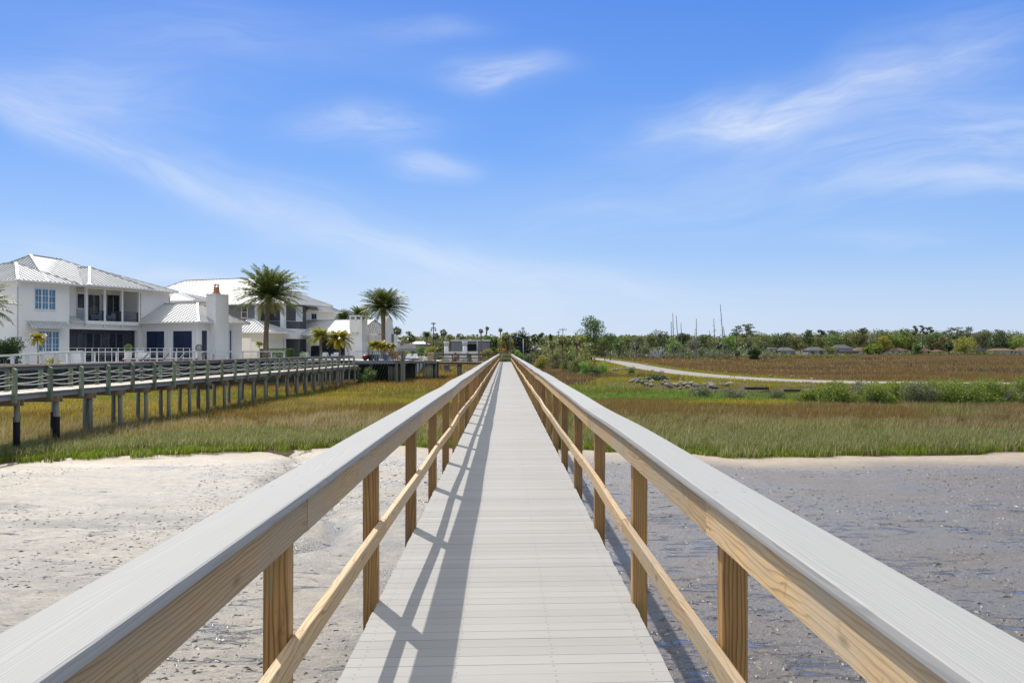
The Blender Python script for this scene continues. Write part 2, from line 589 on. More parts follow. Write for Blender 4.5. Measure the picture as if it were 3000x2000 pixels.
streaks = [
    (1460, 218, 2, 150, 36, 1.0), (1060, 380, 4, 160, 46, .9), (1225, 478, -3, 110, 34, .7), (1240, 118, 4, 150, 30, .36),
    (300, 270, -8, 330, 90, .50), (330, 420, -22, 480, 46, .62), (950, 640, -24, 620, 70, .42), (1450, 790, -12, 520, 60, .45),
    (2200, 352, 8, 330, 60, .85), (2550, 260, 16, 430, 80, .52), (2850, 420, 8, 520, 130, .60), (2900, 545, -4, 330, 36, .55),
    (2600, 685, 0, 220, 32, .30), (1700, 860, 0, 900, 60, .22), (120, 730, -6, 420, 60, .42), (600, 810, 0, 170, 22, .45),
    (2000, 560, 10, 600, 120, .25), (650, 120, -5, 500, 90, .22), (2780, 130, 18, 300, 90, .30),
]
tot = None
for s in streaks:
    c = cloud(*s)
    tot = c if tot is None else k.math('ADD', tot, c)
tot = k.math('MINIMUM', tot, .92)
skycol = k.mix(tot, base, (.52, .555, .61))
bg = k.n('ShaderNodeBackground')
k.put(bg.inputs[0], skycol)
bg.inputs[1].default_value = 1.0
wo = k.n('ShaderNodeOutputWorld')
wt.links.new(bg.outputs[0], wo.inputs[0])

SC.view_settings.view_transform = 'Standard'
SC.view_settings.look = 'None'
SC.view_settings.exposure = .70
SC.view_settings.gamma = 1
SC.cycles.use_denoising = True
try:
    SC.cycles.denoiser = 'OPENIMAGEDENOISE'
except Exception:
    pass
SC.cycles.max_bounces = 5
SC.cycles.diffuse_bounces = 3
SC.cycles.glossy_bounces = 2
SC.cycles.transmission_bounces = 4
SC.cycles.transparent_max_bounces = 6
# ====================================================================== the boardwalk we stand on
DOCK_END = 125.0
SPAN = 2.44
post_y = [3.45 + SPAN * i for i in range(50)]     # first post in view, then one every 8 ft
dock = thing('boardwalk', 'long straight pale grey boardwalk with white-capped timber railings running ahead across the marsh', 'boardwalk')
rd = random.Random(5)

# deck boards with screws
mb = MB()
y = -3.0
i = 0
while y < DOCK_END:
    e0 = rd.uniform(-.004, .004); e1 = rd.uniform(-.004, .004)
    dz = rd.uniform(-.0005, .0005)
    SK = .055                                   # the boards are laid slightly askew
    xa, xb, ya, yb = -.770 + e0, .776 + e1, y, y + .1368 + rd.uniform(-.0006, .0006)
    mb.add([(xa, ya + SK * xa, -.026 + dz), (xb, ya + SK * xb, -.026 + dz), (xb, yb + SK * xb, -.026 + dz), (xa, yb + SK * xa, -.026 + dz),
            (xa, ya + SK * xa, dz), (xb, ya + SK * xb, dz), (xb, yb + SK * xb, dz), (xa, yb + SK * xa, dz)],
           [(0, 3, 2, 1), (4, 5, 6, 7), (0, 1, 5, 4), (1, 2, 6, 5), (2, 3, 7, 6), (3, 0, 4, 7)])
    if y < 26:
        for sx in (-.70, -.235, .235, .70):
            for sy in (.03, .107):
                cx = sx + rd.uniform(-.006, .006); cy = y + SK * sx + sy
                rr = .0042
                mb.add([(cx + rr * math.cos(t * math.pi / 3), cy + rr * math.sin(t * math.pi / 3), dz + .0015) for t in range(6)], [tuple(range(6))], 1)
    y += .1402
    i += 1
deck = mb.build('deck', [M['deck'], M['screw']], dock)

# framing
mb = MB()
for x in (-.72, -.24, .24, .72):
    for s in range(26):
        mb.box(x - .019, x + .019, -3 + s * 4.92, -3 + s * 4.92 + 4.915, -.27, -.028)
mb.build('joist', M['joist'], dock)


def wave_path(side, amp_x, amp_z, seed):
    """offsets along a railing, one per post, eased in between"""
    r = random.Random(seed)
    ks = [(-3.0, 0, 0)] + [(py, r.uniform(-amp_x, amp_x), r.uniform(-amp_z, amp_z)) for py in post_y] + [(DOCK_END, 0, 0)]
    out = []
    for a, b in zip(ks[:-1], ks[1:]):
        for t in range(4):
            u = t / 4; s = u * u * (3 - 2 * u)
            out.append((a[0] + (b[0] - a[0]) * u, a[1] + (b[1] - a[1]) * s, a[2] + (b[2] - a[2]) * s))
    out.append(ks[-1])
    return out


def sweep(mb, path, prof, joints, gap=.0028, zlift=None):
    """sweep a profile (x, z) along a path of (y, dx, dz); cut at joints into separate boards"""
    cuts = sorted(joints)
    segs = []
    cur = []
    j = 0
    for p in path:
        while j < len(cuts) and cuts[j] <= p[0] - 1e-6:
            if cur:
                q = cur[-1]
                u = (cuts[j] - q[0]) / max(1e-6, p[0] - q[0])
                c = (cuts[j], q[1] + (p[1] - q[1]) * u, q[2] + (p[2] - q[2]) * u)
                segs.append(cur + [(c[0] - gap, c[1], c[2])])
                cur = [(c[0] + gap, c[1], c[2])]
            j += 1
        cur.append(p)
    segs.append(cur)
    n = len(prof)
    for sg in segs:
        dd = rd.uniform(-.0015, .0015); dx0 = rd.uniform(-.001, .001)
        vs = []
        for (yy, ox, oz) in sg:
            for (px_, pz_) in prof:
                vs.append((px_ + ox + dx0, yy, pz_ + oz + dd))
        fs = []
        for a in range(len(sg) - 1):
            for b in range(n):
                b2 = (b + 1) % n
                fs.append((a * n + b, (a + 1) * n + b, (a + 1) * n + b2, a * n + b2))
        fs.append(tuple(range(n)))
        fs.append(tuple(range((len(sg) - 1) * n, len(sg) * n))[::-1])
        mb.add(vs, fs)


for side in (-1, 1):
    s = side
    pt = wave_path(s, .007, .009, 21 + s)
    pm = wave_path(s, .010, .016, 41 + s)
    c = .009
    inner, outer = .690, .882
    prof = [(inner, 1.003 + c), (inner + c * .35, 1.0295 - c * .3), (inner + c, 1.0295), (outer - c, 1.0295), (outer - c * .35, 1.0295 - c * .3), (outer, 1.003 + c), (outer, 1.003), (inner, 1.003)]
    prof = [(s * a, b) for a, b in prof]
    if s < 0: prof = prof[::-1]
    mb = MB(); sweep(mb, pt, prof, [post_y[q] + (.02 if s > 0 else -.6) for q in range(2, 50, 3)])
    # screw heads in the cap
    for q in range(0, 8):
        for ox in (.735, .835):
            cx = s * ox; cy = post_y[q] + rd.uniform(-.05, .05)
            mb.add([(cx + .006 * math.cos(t * math.pi / 3), cy + .006 * math.sin(t * math.pi / 3), 1.0335) for t in range(6)], [tuple(range(6))], 1)
    mb.build('rail_cap', [M['cap'], M['screw']], dock)
    ch = .004
    def board(x0, x1, z0, z1):
        p = [(x0, z0 + ch), (x0, z1 - ch), (x0 + ch, z1), (x1 - ch, z1), (x1, z1 - ch), (x1, z0 + ch), (x1 - ch, z0), (x0 + ch, z0)]
        p = [(s * a, b) for a, b in p]
        return p if s > 0 else p[::-1]
    def screws(mb, path, xx, zs, dys):
        for q in range(0, 14):
            o_ = min(path, key=lambda w_: abs(w_[0] - post_y[q]))
            for zz in zs:
                for dy_ in dys:
                    cy = post_y[q] + dy_ + rd.uniform(-.006, .006); cz = zz + o_[2] + rd.uniform(-.006, .006); cx = s * (xx - .0022) + o_[1]
                    mb.add([(cx, cy + .0055 * math.cos(t * math.pi / 3), cz + .0055 * math.sin(t * math.pi / 3)) for t in range(6)], [tuple(range(6))], 1)
    mb = MB(); sweep(mb, pt, board(.716, .754, .864, 1.0015), [post_y[q] + .045 for q in range(0, 50, 2)]); screws(mb, pt, .7155, (.90, .965), (-.022, .022))
    mb.build('top_rail', [M['rail'], M['screw']], dock)
    mb = MB(); sweep(mb, pm, board(.717, .755, .408, .497), [post_y[q] + .045 for q in range(1, 50, 2)]); screws(mb, pm, .7165, (.435, .472), (0,))
    mb.build('mid_rail', [M['rail'], M['screw']], dock)
    for q, py_ in enumerate(post_y):
        mb = MB()
        hw = .0445
        ox = rd.uniform(-.003, .003)
        x0, x1 = .7565 + .006, .7565 + .006 + .089
        lean = rd.uniform(-.006, .006)
        cc = .005
        prof = [(x0, -hw + cc), (x0 + cc, -hw), (x1 - cc, -hw), (x1, -hw + cc), (x1, hw - cc), (x1 - cc, hw), (x0 + cc, hw), (x0, hw - cc)]
        if s < 0: prof = [(-a, b) for a, b in prof][::-1]
        vs = [(a + ox, b, -.31) for a, b in prof] + [(a + ox + lean, b, .995) for a, b in prof]
        fs = [tuple(range(8))[::-1], tuple(range(8, 16))] + [(i_, (i_ + 1) % 8, 8 + (i_ + 1) % 8, 8 + i_) for i_ in range(8)]
        mb.add(vs, fs)
        o = mb.build('post', M['post'], dock, loc=(0, py_, 0))
# piles carrying the deck
pile_me = None
for q in range(0, 26):
    for s in (-1, 1):
        if pile_me is None:
            mb = MB(); mb.tube([(0, 0, -3.2), (0, 0, -.275)], [.13, .115], 12)
            pile_me = mb.mesh('pile', M['pile'], True)
        o = bpy.data.objects.new('pile', pile_me); COL.objects.link(o); o.parent = dock
        o.location = (s * .5, 2.2 + q * 4.88, 0)

# the railing that closes the far end
mb = MB(); mb.box(-.69, .69, DOCK_END - .19, DOCK_END - .0, 1.0, 1.03); mb.box(-.69, .69, DOCK_END - .12, DOCK_END - .08, .87, .997); mb.box(-.70, .70, DOCK_END - .12, DOCK_END - .08, .41, .50)
mb.build('end_rail', M['rail'], dock)
# ====================================================================== ground, mud, road
MARSH = -2.15
road_pts = [(75, 71.5), (58, 74), (41, 78), (31, 81), (25.5, 86), (22.6, 95), (21.2, 108), (21.0, 125), (22.0, 150), (24, 185), (26.5, 235), (28.5, 300), (29.5, 360), (30, 420)]


def smooth_poly(pts, n=8):
    out = []
    P = [Vector(p) for p in pts]
    for i in range(len(P) - 1):
        p0 = P[max(i - 1, 0)]; p1 = P[i]; p2 = P[i + 1]; p3 = P[min(i + 2, len(P) - 1)]
        for t in range(n):
            u = t / n
            out.append(.5 * ((2 * p1) + (p2 - p0) * u + (2 * p0 - 5 * p1 + 4 * p2 - p3) * u * u + (3 * p1 - p0 - 3 * p2 + p3) * u ** 3))
    out.append(P[-1])
    return out


ROAD = np.array([(p.x, p.y) for p in smooth_poly(road_pts)])


def road_dist(x, y):
    x = np.asarray(x, float); y = np.asarray(y, float)
    shp = x.shape
    x = x.ravel(); y = y.ravel()
    best = np.full(len(x), 1e9)
    A = ROAD[:-1]; B = ROAD[1:]
    for a, b in zip(A, B):
        d = b - a
        t = np.clip(((x - a[0]) * d[0] + (y - a[1]) * d[1]) / (d @ d), 0, 1)
        best = np.minimum(best, np.hypot(x - a[0] - t * d[0], y - a[1] - t * d[1]))
    return best.reshape(shp)


ROAD_Z = -1.18
BANK = np.array([(11.5, 97), (13.2, 91), (15.0, 86.5), (17.8, 82.2), (22, 79.5), (28, 77.2), (36, 75)], float)


def bank_dist(x, y):
    x = np.asarray(x, float); y = np.asarray(y, float)
    best = np.full(x.shape, 1e9)
    for a, b in zip(BANK[:-1], BANK[1:]):
        d = b - a
        t = np.clip(((x - a[0]) * d[0] + (y - a[1]) * d[1]) / (d @ d), 0, 1)
        best = np.minimum(best, np.hypot(x - a[0] - t * d[0], y - a[1] - t * d[1]))
    return best


def edge_y(x):
    """where the marsh grass ends and the mud begins"""
    x = np.asarray(x, float)
    b = np.interp(x, [-60, -24, -16.5, -13, -9.5, -5, 0, 4, 8, 60], [26, 28.5, 30.6, 33.0, 34.8, 36.2, 36.0, 34.3, 33.6, 33.4])
    return b + (vnoise(x, x * 0 + 3, 2.6, 4) - .5) * 2.2 + (vnoise(x, x * 0 + 9, .7, 8) - .5) * .55


def gz(x, y):
    x = np.asarray(x, float); y = np.asarray(y, float)
    z = np.full(x.shape, MARSH) + (vnoise(x, y, 7.0, 1) - .5) * .12
    up1 = sstep(132, 150, y + (x + 5) * .25) * sstep(6, -2, x) * 1.5
    up2 = sstep(185, 215, y) * sstep(24, 16, x) * 1.1
    up3 = sstep(255, 285, y - np.clip(x - 30, 0, 200) * .25) * 1.0 * sstep(520, 300, y) * sstep(150, 110, x)
    up4 = sstep(640, 690, y) * 1.2
    z = z + np.maximum.reduce([up1, up2, up3, up4])
    rdv = road_dist(x, y)
    berm = sstep(6.8, 3.6, rdv)
    z = z * (1 - berm) + np.maximum(z, ROAD_Z - .03) * berm
    b2 = sstep(4.6, 1.4, bank_dist(x, y)) * (1 - berm)
    inside = sstep(9.5, 6.0, rdv) * sstep(70, 76, y) * sstep(118, 104, y) * (x < 26) * (x > 13) * (1 - berm)
    b2 = np.maximum(b2, inside)
    z = z * (1 - b2) + np.maximum(z, -1.34) * b2
    return z


def gz1(x, y):
    return float(gz(np.array([x]), np.array([y]))[0])


ys = np.concatenate([np.arange(24, 132, 1.3), np.arange(132, 340, 3.2), np.geomspace(340, 5200, 60)])
xs = np.concatenate([-np.geomspace(1500, 62, 22), np.arange(-60, 112, 1.5), np.geomspace(112, 2600, 34)])
GX, GY = np.meshgrid(xs, ys)
GZ = gz(GX, GY)
# the sheet dives under the mud in front of the grass
GZ = GZ - sstep(1.2, -1.5, GY - edge_y(GX)) * .7
nx, ny = len(xs), len(ys)
idx = np.arange(nx * ny).reshape(ny, nx)
Q = np.stack([idx[:-1, :-1], idx[:-1, 1:], idx[1:, 1:], idx[1:, :-1]], -1).reshape(-1, 4)

m = N('marsh_soil')
p = m.pos()
n1 = m.noise(m.mapping(p, (.05, .05, .05)), 1.0, 5, .6)
n2 = m.noise(m.mapping(p, (.9, .35, .9)), 1.0, 5, .65)
n3 = m.noise(m.mapping(p, (.012, .03, .03)), 1.0, 4, .55)
col = m.ramp(n1, [(.3, (.085, .06, .03)), (.5, (.13, .085, .035)), (.68, (.13, .11, .035))])
col = m.mix(m.math('MULTIPLY', n2, .6), col, (.055, .042, .028))
col = m.mix(m.ramp(n3, [(.45, 0), (.62, .7)]), col, (.10, .075, .05))
M['soil'] = m.done(m.bsdf(col, .95, 0, m.bump(m.noise(p, 5.0, 5, .7), .2, .9), .2))
ground = np_obj('ground', np.stack([GX, GY, GZ], -1).reshape(-1, 3), Q, None, M['soil'])
ground.data.polygons.foreach_set('use_smooth', [True] * len(ground.data.polygons))
tag(ground, kind='structure')

# ---- tidal mud
xs = np.arange(-46, 46.01, .30)
ys = np.arange(-30, 40.01, .30)
GX, GY = np.meshgrid(xs, ys)
ed = edge_y(GX) - GY
GZ = -2.17 - .22 * sstep(0, 14, ed) + (vnoise(GX, GY, 3.0, 5) - .5) * .06 + (vnoise(GX, GY, 1.0, 6) - .5) * .035
GZ = GZ - .5 * sstep(-1.0, -3.0, ed)
# a little drainage channel on the left
chx = np.interp(GY, [8, 13, 17, 20.5, 23, 26, 29, 31.5, 34, 36], [-6.6, -6.1, -5.0, -3.6, -4.2, -6.2, -6.9, -6.6, -7.4, -8.6]) + (vnoise(GY, GY * 0, 1.3, 7) - .5) * .7
GZ = GZ - .20 * np.exp(-((GX - chx) / .34) ** 2)
nx, ny = len(xs), len(ys)
idx = np.arange(nx * ny).reshape(ny, nx)
Q = np.stack([idx[:-1, :-1], idx[:-1, 1:], idx[1:, 1:], idx[1:, :-1]], -1).reshape(-1, 4)
attr = np.zeros((nx * ny, 3))
attr[:, 0] = np.clip(ed.ravel() / 20.0, 0, 1)                       # how far from the grass: dry sand to wet mud
attr[:, 1] = np.exp(-((GX - chx) / .36) ** 2).ravel() * .9

m = N('wet_tidal_mud')
p = m.pos()
at = m.n('ShaderNodeAttribute', attribute_name='col')
sx = m.n('ShaderNodeSeparateColor'); m.put(sx.inputs[0], at.outputs[0])
wet0 = sx.outputs[0]
big = m.noise(m.mapping(p, (.22, .30, 1)), 1.0, 5, .6)
wet = m.math('ADD', wet0, m.math('MULTIPLY', m.math('SUBTRACT', big, .5), .18), clamp=True)
silt = m.ramp(m.noise(p, 4.0, 6, .7), [(.28, (.140, .114, .076)), (.5, (.250, .207, .145)), (.72, (.335, .285, .205))])  # left flat: pale sandy silt, with some sun glint put into its colour
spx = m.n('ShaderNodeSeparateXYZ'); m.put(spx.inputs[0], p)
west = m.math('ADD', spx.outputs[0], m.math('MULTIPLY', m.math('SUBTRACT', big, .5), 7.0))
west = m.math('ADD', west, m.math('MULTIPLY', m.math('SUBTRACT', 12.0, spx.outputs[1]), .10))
silt_glint_side = m.ramp(m.math('MULTIPLY', west, -.1), [(.0, 0), (.24, 1)])
pw = m.noise(m.mapping(p, (.55, 1.3, 1)), 2.6, 6, .62, .6)
pd = m.noise(m.mapping(p, (.33, .45, 1)), 1.0, 3, .5)
pv = m.math('ADD', m.math('MULTIPLY', pw, .65), m.math('MULTIPLY', pd, .35))
pv = m.math('ADD', pv, m.math('MULTIPLY', m.math('SUBTRACT', wet, .5), .10))
puddle = m.math('MULTIPLY', m.ramp(pv, [(.565, 0), (.625, 1)]), m.ramp(wet, [(.12, 0), (.3, 1)]))
puddle = m.math('MULTIPLY', puddle, m.math('SUBTRACT', 1.0, m.math('MULTIPLY', silt_glint_side, m.ramp(pv, [(.62, 1), (.66, .2)]))))
puddle = m.math('MAXIMUM', puddle, m.math('MULTIPLY', 0.0 if False else m.ramp(sx.outputs[1], [(.45, 0), (.7, 1)]), .12))
dry = m.ramp(wet, [(.02, 1), (.16, 0)])
mud = m.ramp(m.noise(p, 9.0, 7, .75), [(.3, (.066, .051, .038)), (.55, (.120, .095, .072)), (.75, (.18, .148, .116))])
mud = m.mix(silt_glint_side, mud, silt)
mud = m.mix(m.math('MULTIPLY', m.ramp(m.noise(m.mapping(p, (.35, .8, 1)), 1.4, 6, .65), [(.46, 0), (.66, 1)]), .5), mud, (.085, .075, .066))
sand = m.ramp(m.noise(p, 3.5, 5, .65), [(.3, (.26, .20, .135)), (.7, (.35, .28, .195))])
col = m.mix(dry, mud, sand)
col = m.mix(m.math('MULTIPLY', m.ramp(sx.outputs[1], [(.3, 0), (.75, 1)]), .75), col, (.07, .06, .048))
# worm casts, crab holes and bits of shell
vo = m.n('ShaderNodeTexVoronoi', feature='F1'); m.put(vo.inputs['Vector'], m.mapping(p, (2.4, 2.0, 2))); vo.inputs['Scale'].default_value = 1.9
hole = m.math('MULTIPLY', m.ramp(vo.outputs['Distance'], [(.09, 1), (.17, 0)]), m.ramp(m.noise(p, 1.1, 4), [(.42, 0), (.52, 1)]))
col = m.mix(hole, col, (.03, .027, .022))
col = m.mix(m.math('MULTIPLY', puddle, .8), col, (.10, .092, .10))
sheen = m.ramp(m.noise(m.mapping(p, (.25, .6, 1)), 1.0, 5, .6), [(.42, (.56, .56, .56)), (.62, (.30, .30, .30))])
rough = m.mix(puddle, m.mix(dry, sheen, (.75, .75, .75)), (.10, .10, .10))
f1 = m.noise(p, 13.0, 6, .72, .3)
f2 = m.noise(p, 26.0, 4, .65)
f3 = m.noise(m.mapping(p, (1, 1.6, 1)), 2.4, 4, .6)
h = m.math('ADD', m.math('MULTIPLY', f1, .6), m.math('ADD', m.math('MULTIPLY', f2, .26), m.math('MULTIPLY', f3, .45)))
h = m.math('SUBTRACT', h, m.math('MULTIPLY', hole, .5))
keep = m.math('SUBTRACT', 1.0, m.math('MULTIPLY', puddle, .97))
h = m.math('MULTIPLY', h, keep)
h = m.math('MULTIPLY', h, m.ramp(dry, [(0, 1), (1, .35)]))
nrm = m.bump(h, .075, 1.0)
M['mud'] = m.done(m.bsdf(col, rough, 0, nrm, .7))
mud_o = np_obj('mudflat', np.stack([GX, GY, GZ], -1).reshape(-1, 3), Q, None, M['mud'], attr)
mud_o.data.polygons.foreach_set('use_smooth', [True] * len(mud_o.data.polygons))
tag(mud_o, kind='structure')


def mud_z(x, y):
    e = edge_y(np.array([x]))[0] - y
    return float(-2.17 - .22 * sstep(0, 14, e) + (vnoise(x, y, 3.0, 5) - .5) * .06 + (vnoise(x, y, 1.0, 6) - .5) * .035)


# clods, worm casts and broken shells strewn over the mud
mb = MB()
rc = random.Random(3)
for i in range(16000):
    y = 5 + 27 * rc.random() ** 1.0
    x = rc.uniform(-.62, .62) * y * (1.05) + rc.uniform(-1, 1)
    if abs(x) < .9: continue
    if y > float(edge_y(np.array([x]))[0]) - 2.2: continue
    if vnoise(x, y, 2.5, 31) < .42: continue
    r = rc.uniform(.010, .030) * (1.35 if rc.random() < .1 else 1)
    z = mud_z(x, y)
    a = rc.uniform(0, 6.28); c_, s_ = math.cos(a), math.sin(a)
    el = rc.uniform(1.0, 2.2)
    vs = []
    for (qx, qy, qz) in ((-1, -.6, 0), (1, -.5, 0), (1.1, .5, 0), (-.9, .7, 0), (-.2, -.1, .9), (.5, .2, .7)):
        qx *= el * r * rc.uniform(.8, 1.2); qy *= r * rc.uniform(.8, 1.2); qz *= r * rc.uniform(.5, 1)
        vs.append((x + qx * c_ - qy * s_, y + qx * s_ + qy * c_, z + qz - .003))
    mb.add(vs, [(0, 1, 4), (1, 5, 4), (1, 2, 5), (2, 3, 5), (3, 4, 5), (3, 0, 4)], 1 if rc.random() < .20 else 0)
M['clod'] = simple('mud_clod', (.085, .073, .062), .5, var=.4, vs=8)
M['shell'] = simple('broken_shell', (.36, .31, .235), .6, var=.2, vs=9)
tag(mb.build('mud_clods', [M['clod'], M['shell']]), 'small dark clods and broken shells strewn over the wet mud', 'mud clods', kind='stuff')

# ---- the gravel road on its bank
half = 2.55
vs = []; fs = []
rr = random.Random(8)
pts = smooth_poly(road_pts, 14)
for i, p in enumerate(pts):
    d = (pts[min(i + 1, len(pts) - 1)] - pts[max(i - 1, 0)]).normalized()
    nrm_ = Vector((-d.y, d.x))
    for k_ in range(7):
        t = -1 + k_ / 3
        wob = rr.uniform(-.18, .18) if k_ in (0, 6) else 0
        q = p + nrm_ * (half * t + wob)
        vs.append((q.x, q.y, ROAD_Z + .03 + .05 * (1 - t * t) - (.10 if k_ in (0, 6) else 0)))
for i in range(len(pts) - 1):
    for k_ in range(6):
        fs.append((i * 7 + k_, i * 7 + k_ + 1, (i + 1) * 7 + k_ + 1, (i + 1) * 7 + k_))
mb = MB(); mb.add(vs, fs)
m = N('pale_gravel')
p = m.pos()
col = m.ramp(m.noise(p, .8, 6, .7), [(.3, (.22, .195, .165)), (.7, (.33, .30, .26))])
col = m.mix(m.math('MULTIPLY', m.ramp(m.noise(m.mapping(p, (.5, .12, 1)), 1.0, 4), [(.5, 0), (.7, 1)]), .4), col, (.30, .27, .22))
M['gravel'] = m.done(m.bsdf(col, .95, 0, m.bump(m.noise(p, 12.0, 4), .05, .8), .2))
tag(mb.build('road', M['gravel'], smooth=True), kind='structure')

# ====================================================================== grass: stuff
m = N('marsh_grass')
at = m.n('ShaderNodeAttribute', attribute_name='col')
col = at.outputs[0]
a = m.bsdf(col, .6, spec=.12)
t = m.n('ShaderNodeBsdfTranslucent'); m.put(t.inputs[0], col)
mx = m.n('ShaderNodeMixShader'); mx.inputs[0].default_value = .5
m.t.links.new(a, mx.inputs[1]); m.t.links.new(t.outputs[0], mx.inputs[2])
M['grass'] = m.done(mx.outputs[0])


def blades(name, label, x, y, z, h, w, col, lean=.35, seed=0, two=True, cat='grass'):
    rg = np.random.default_rng(seed)
    n = len(x)
    phi = rg.uniform(0, 2 * np.pi, n)          # blade facing
    la = rg.uniform(0, 2 * np.pi, n)
    ll = np.abs(rg.normal(0, lean, n)) * h
    # a common lean from the wind
    lx = np.cos(la) * ll + .12 * h
    ly = np.sin(la) * ll
    cx, sy = np.cos(phi) * w / 2, np.sin(phi) * w / 2
    P = np.stack([x, y, z], -1)
    S = np.stack([cx, sy, np.zeros(n)], -1)
    tip = P + np.stack([lx, ly, h * np.sqrt(np.clip(1 - (ll / h) ** 2 * .6, .2, 1))], -1)
    if two:
        mid = P + np.stack([lx * .32, ly * .32, h * .55], -1)
        V = np.stack([P - S, P + S, mid - S * .8, mid + S * .8, tip], 1).reshape(-1, 3)
        b = np.arange(n) * 5
        quads = np.stack([b, b + 1, b + 3, b + 2], -1)
        tris = np.stack([b + 2, b + 3, b + 4], -1)
        k_ = 5
    else:
        V = np.stack([P - S, P + S, tip], 1).reshape(-1, 3)
        b = np.arange(n) * 3
        quads = None
        tris = np.stack([b, b + 1, b + 2], -1)
        k_ = 3
    c = np.repeat(col, k_, axis=0)
    o = np_obj(name, V, quads, tris, M['grass'], c)
    return tag(o, label, cat, kind='stuff')


def scatter(n, y0, y1, x0f, x1f, seed):
    """points between two distances, between two bearings (fractions of distance)"""
    rg = np.random.default_rng(seed)
    y = np.sqrt(rg.uniform(y0 ** 2, y1 ** 2, n))
    x = rg.uniform(x0f, x1f, n) * y
    return x, y


WALK_A, WALK_B = -18.55, .0397     # near edge of the neighbour's walk: x = A + B y


def yard_x(y):
    return np.interp(y, [20, 109, 118, 138, 230], [-57.9, -17.0, -15.6, -12.5, -8])


def keepmask(x, y):
    k_ = y > edge_y(x) - 1.1
    k_ &= ~((y < 230) & (x < yard_x(y) + .2))
    k_ &= road_dist(x, y) > 2.75
    k_ &= np.abs(x) > .0
    return k_


def lerp3(a, b, t):
    t = np.asarray(t)[:, None]
    return np.asarray(a) * (1 - t) + np.asarray(b) * t


C = dict(bright=(.200, .270, .014), green=(.135, .185, .020), greygreen=(.200, .215, .062), straw=(.40, .305, .15), tan=(.290, .205, .088),
         brown=(.200, .138, .050), darkbrown=(.125, .085, .050), yellow=(.40, .335, .016), gold=(.36, .235, .034), orange=(.235, .140, .036), olive=(.25, .205, .026))
for kk in C: C[kk] = np.array(C[kk])


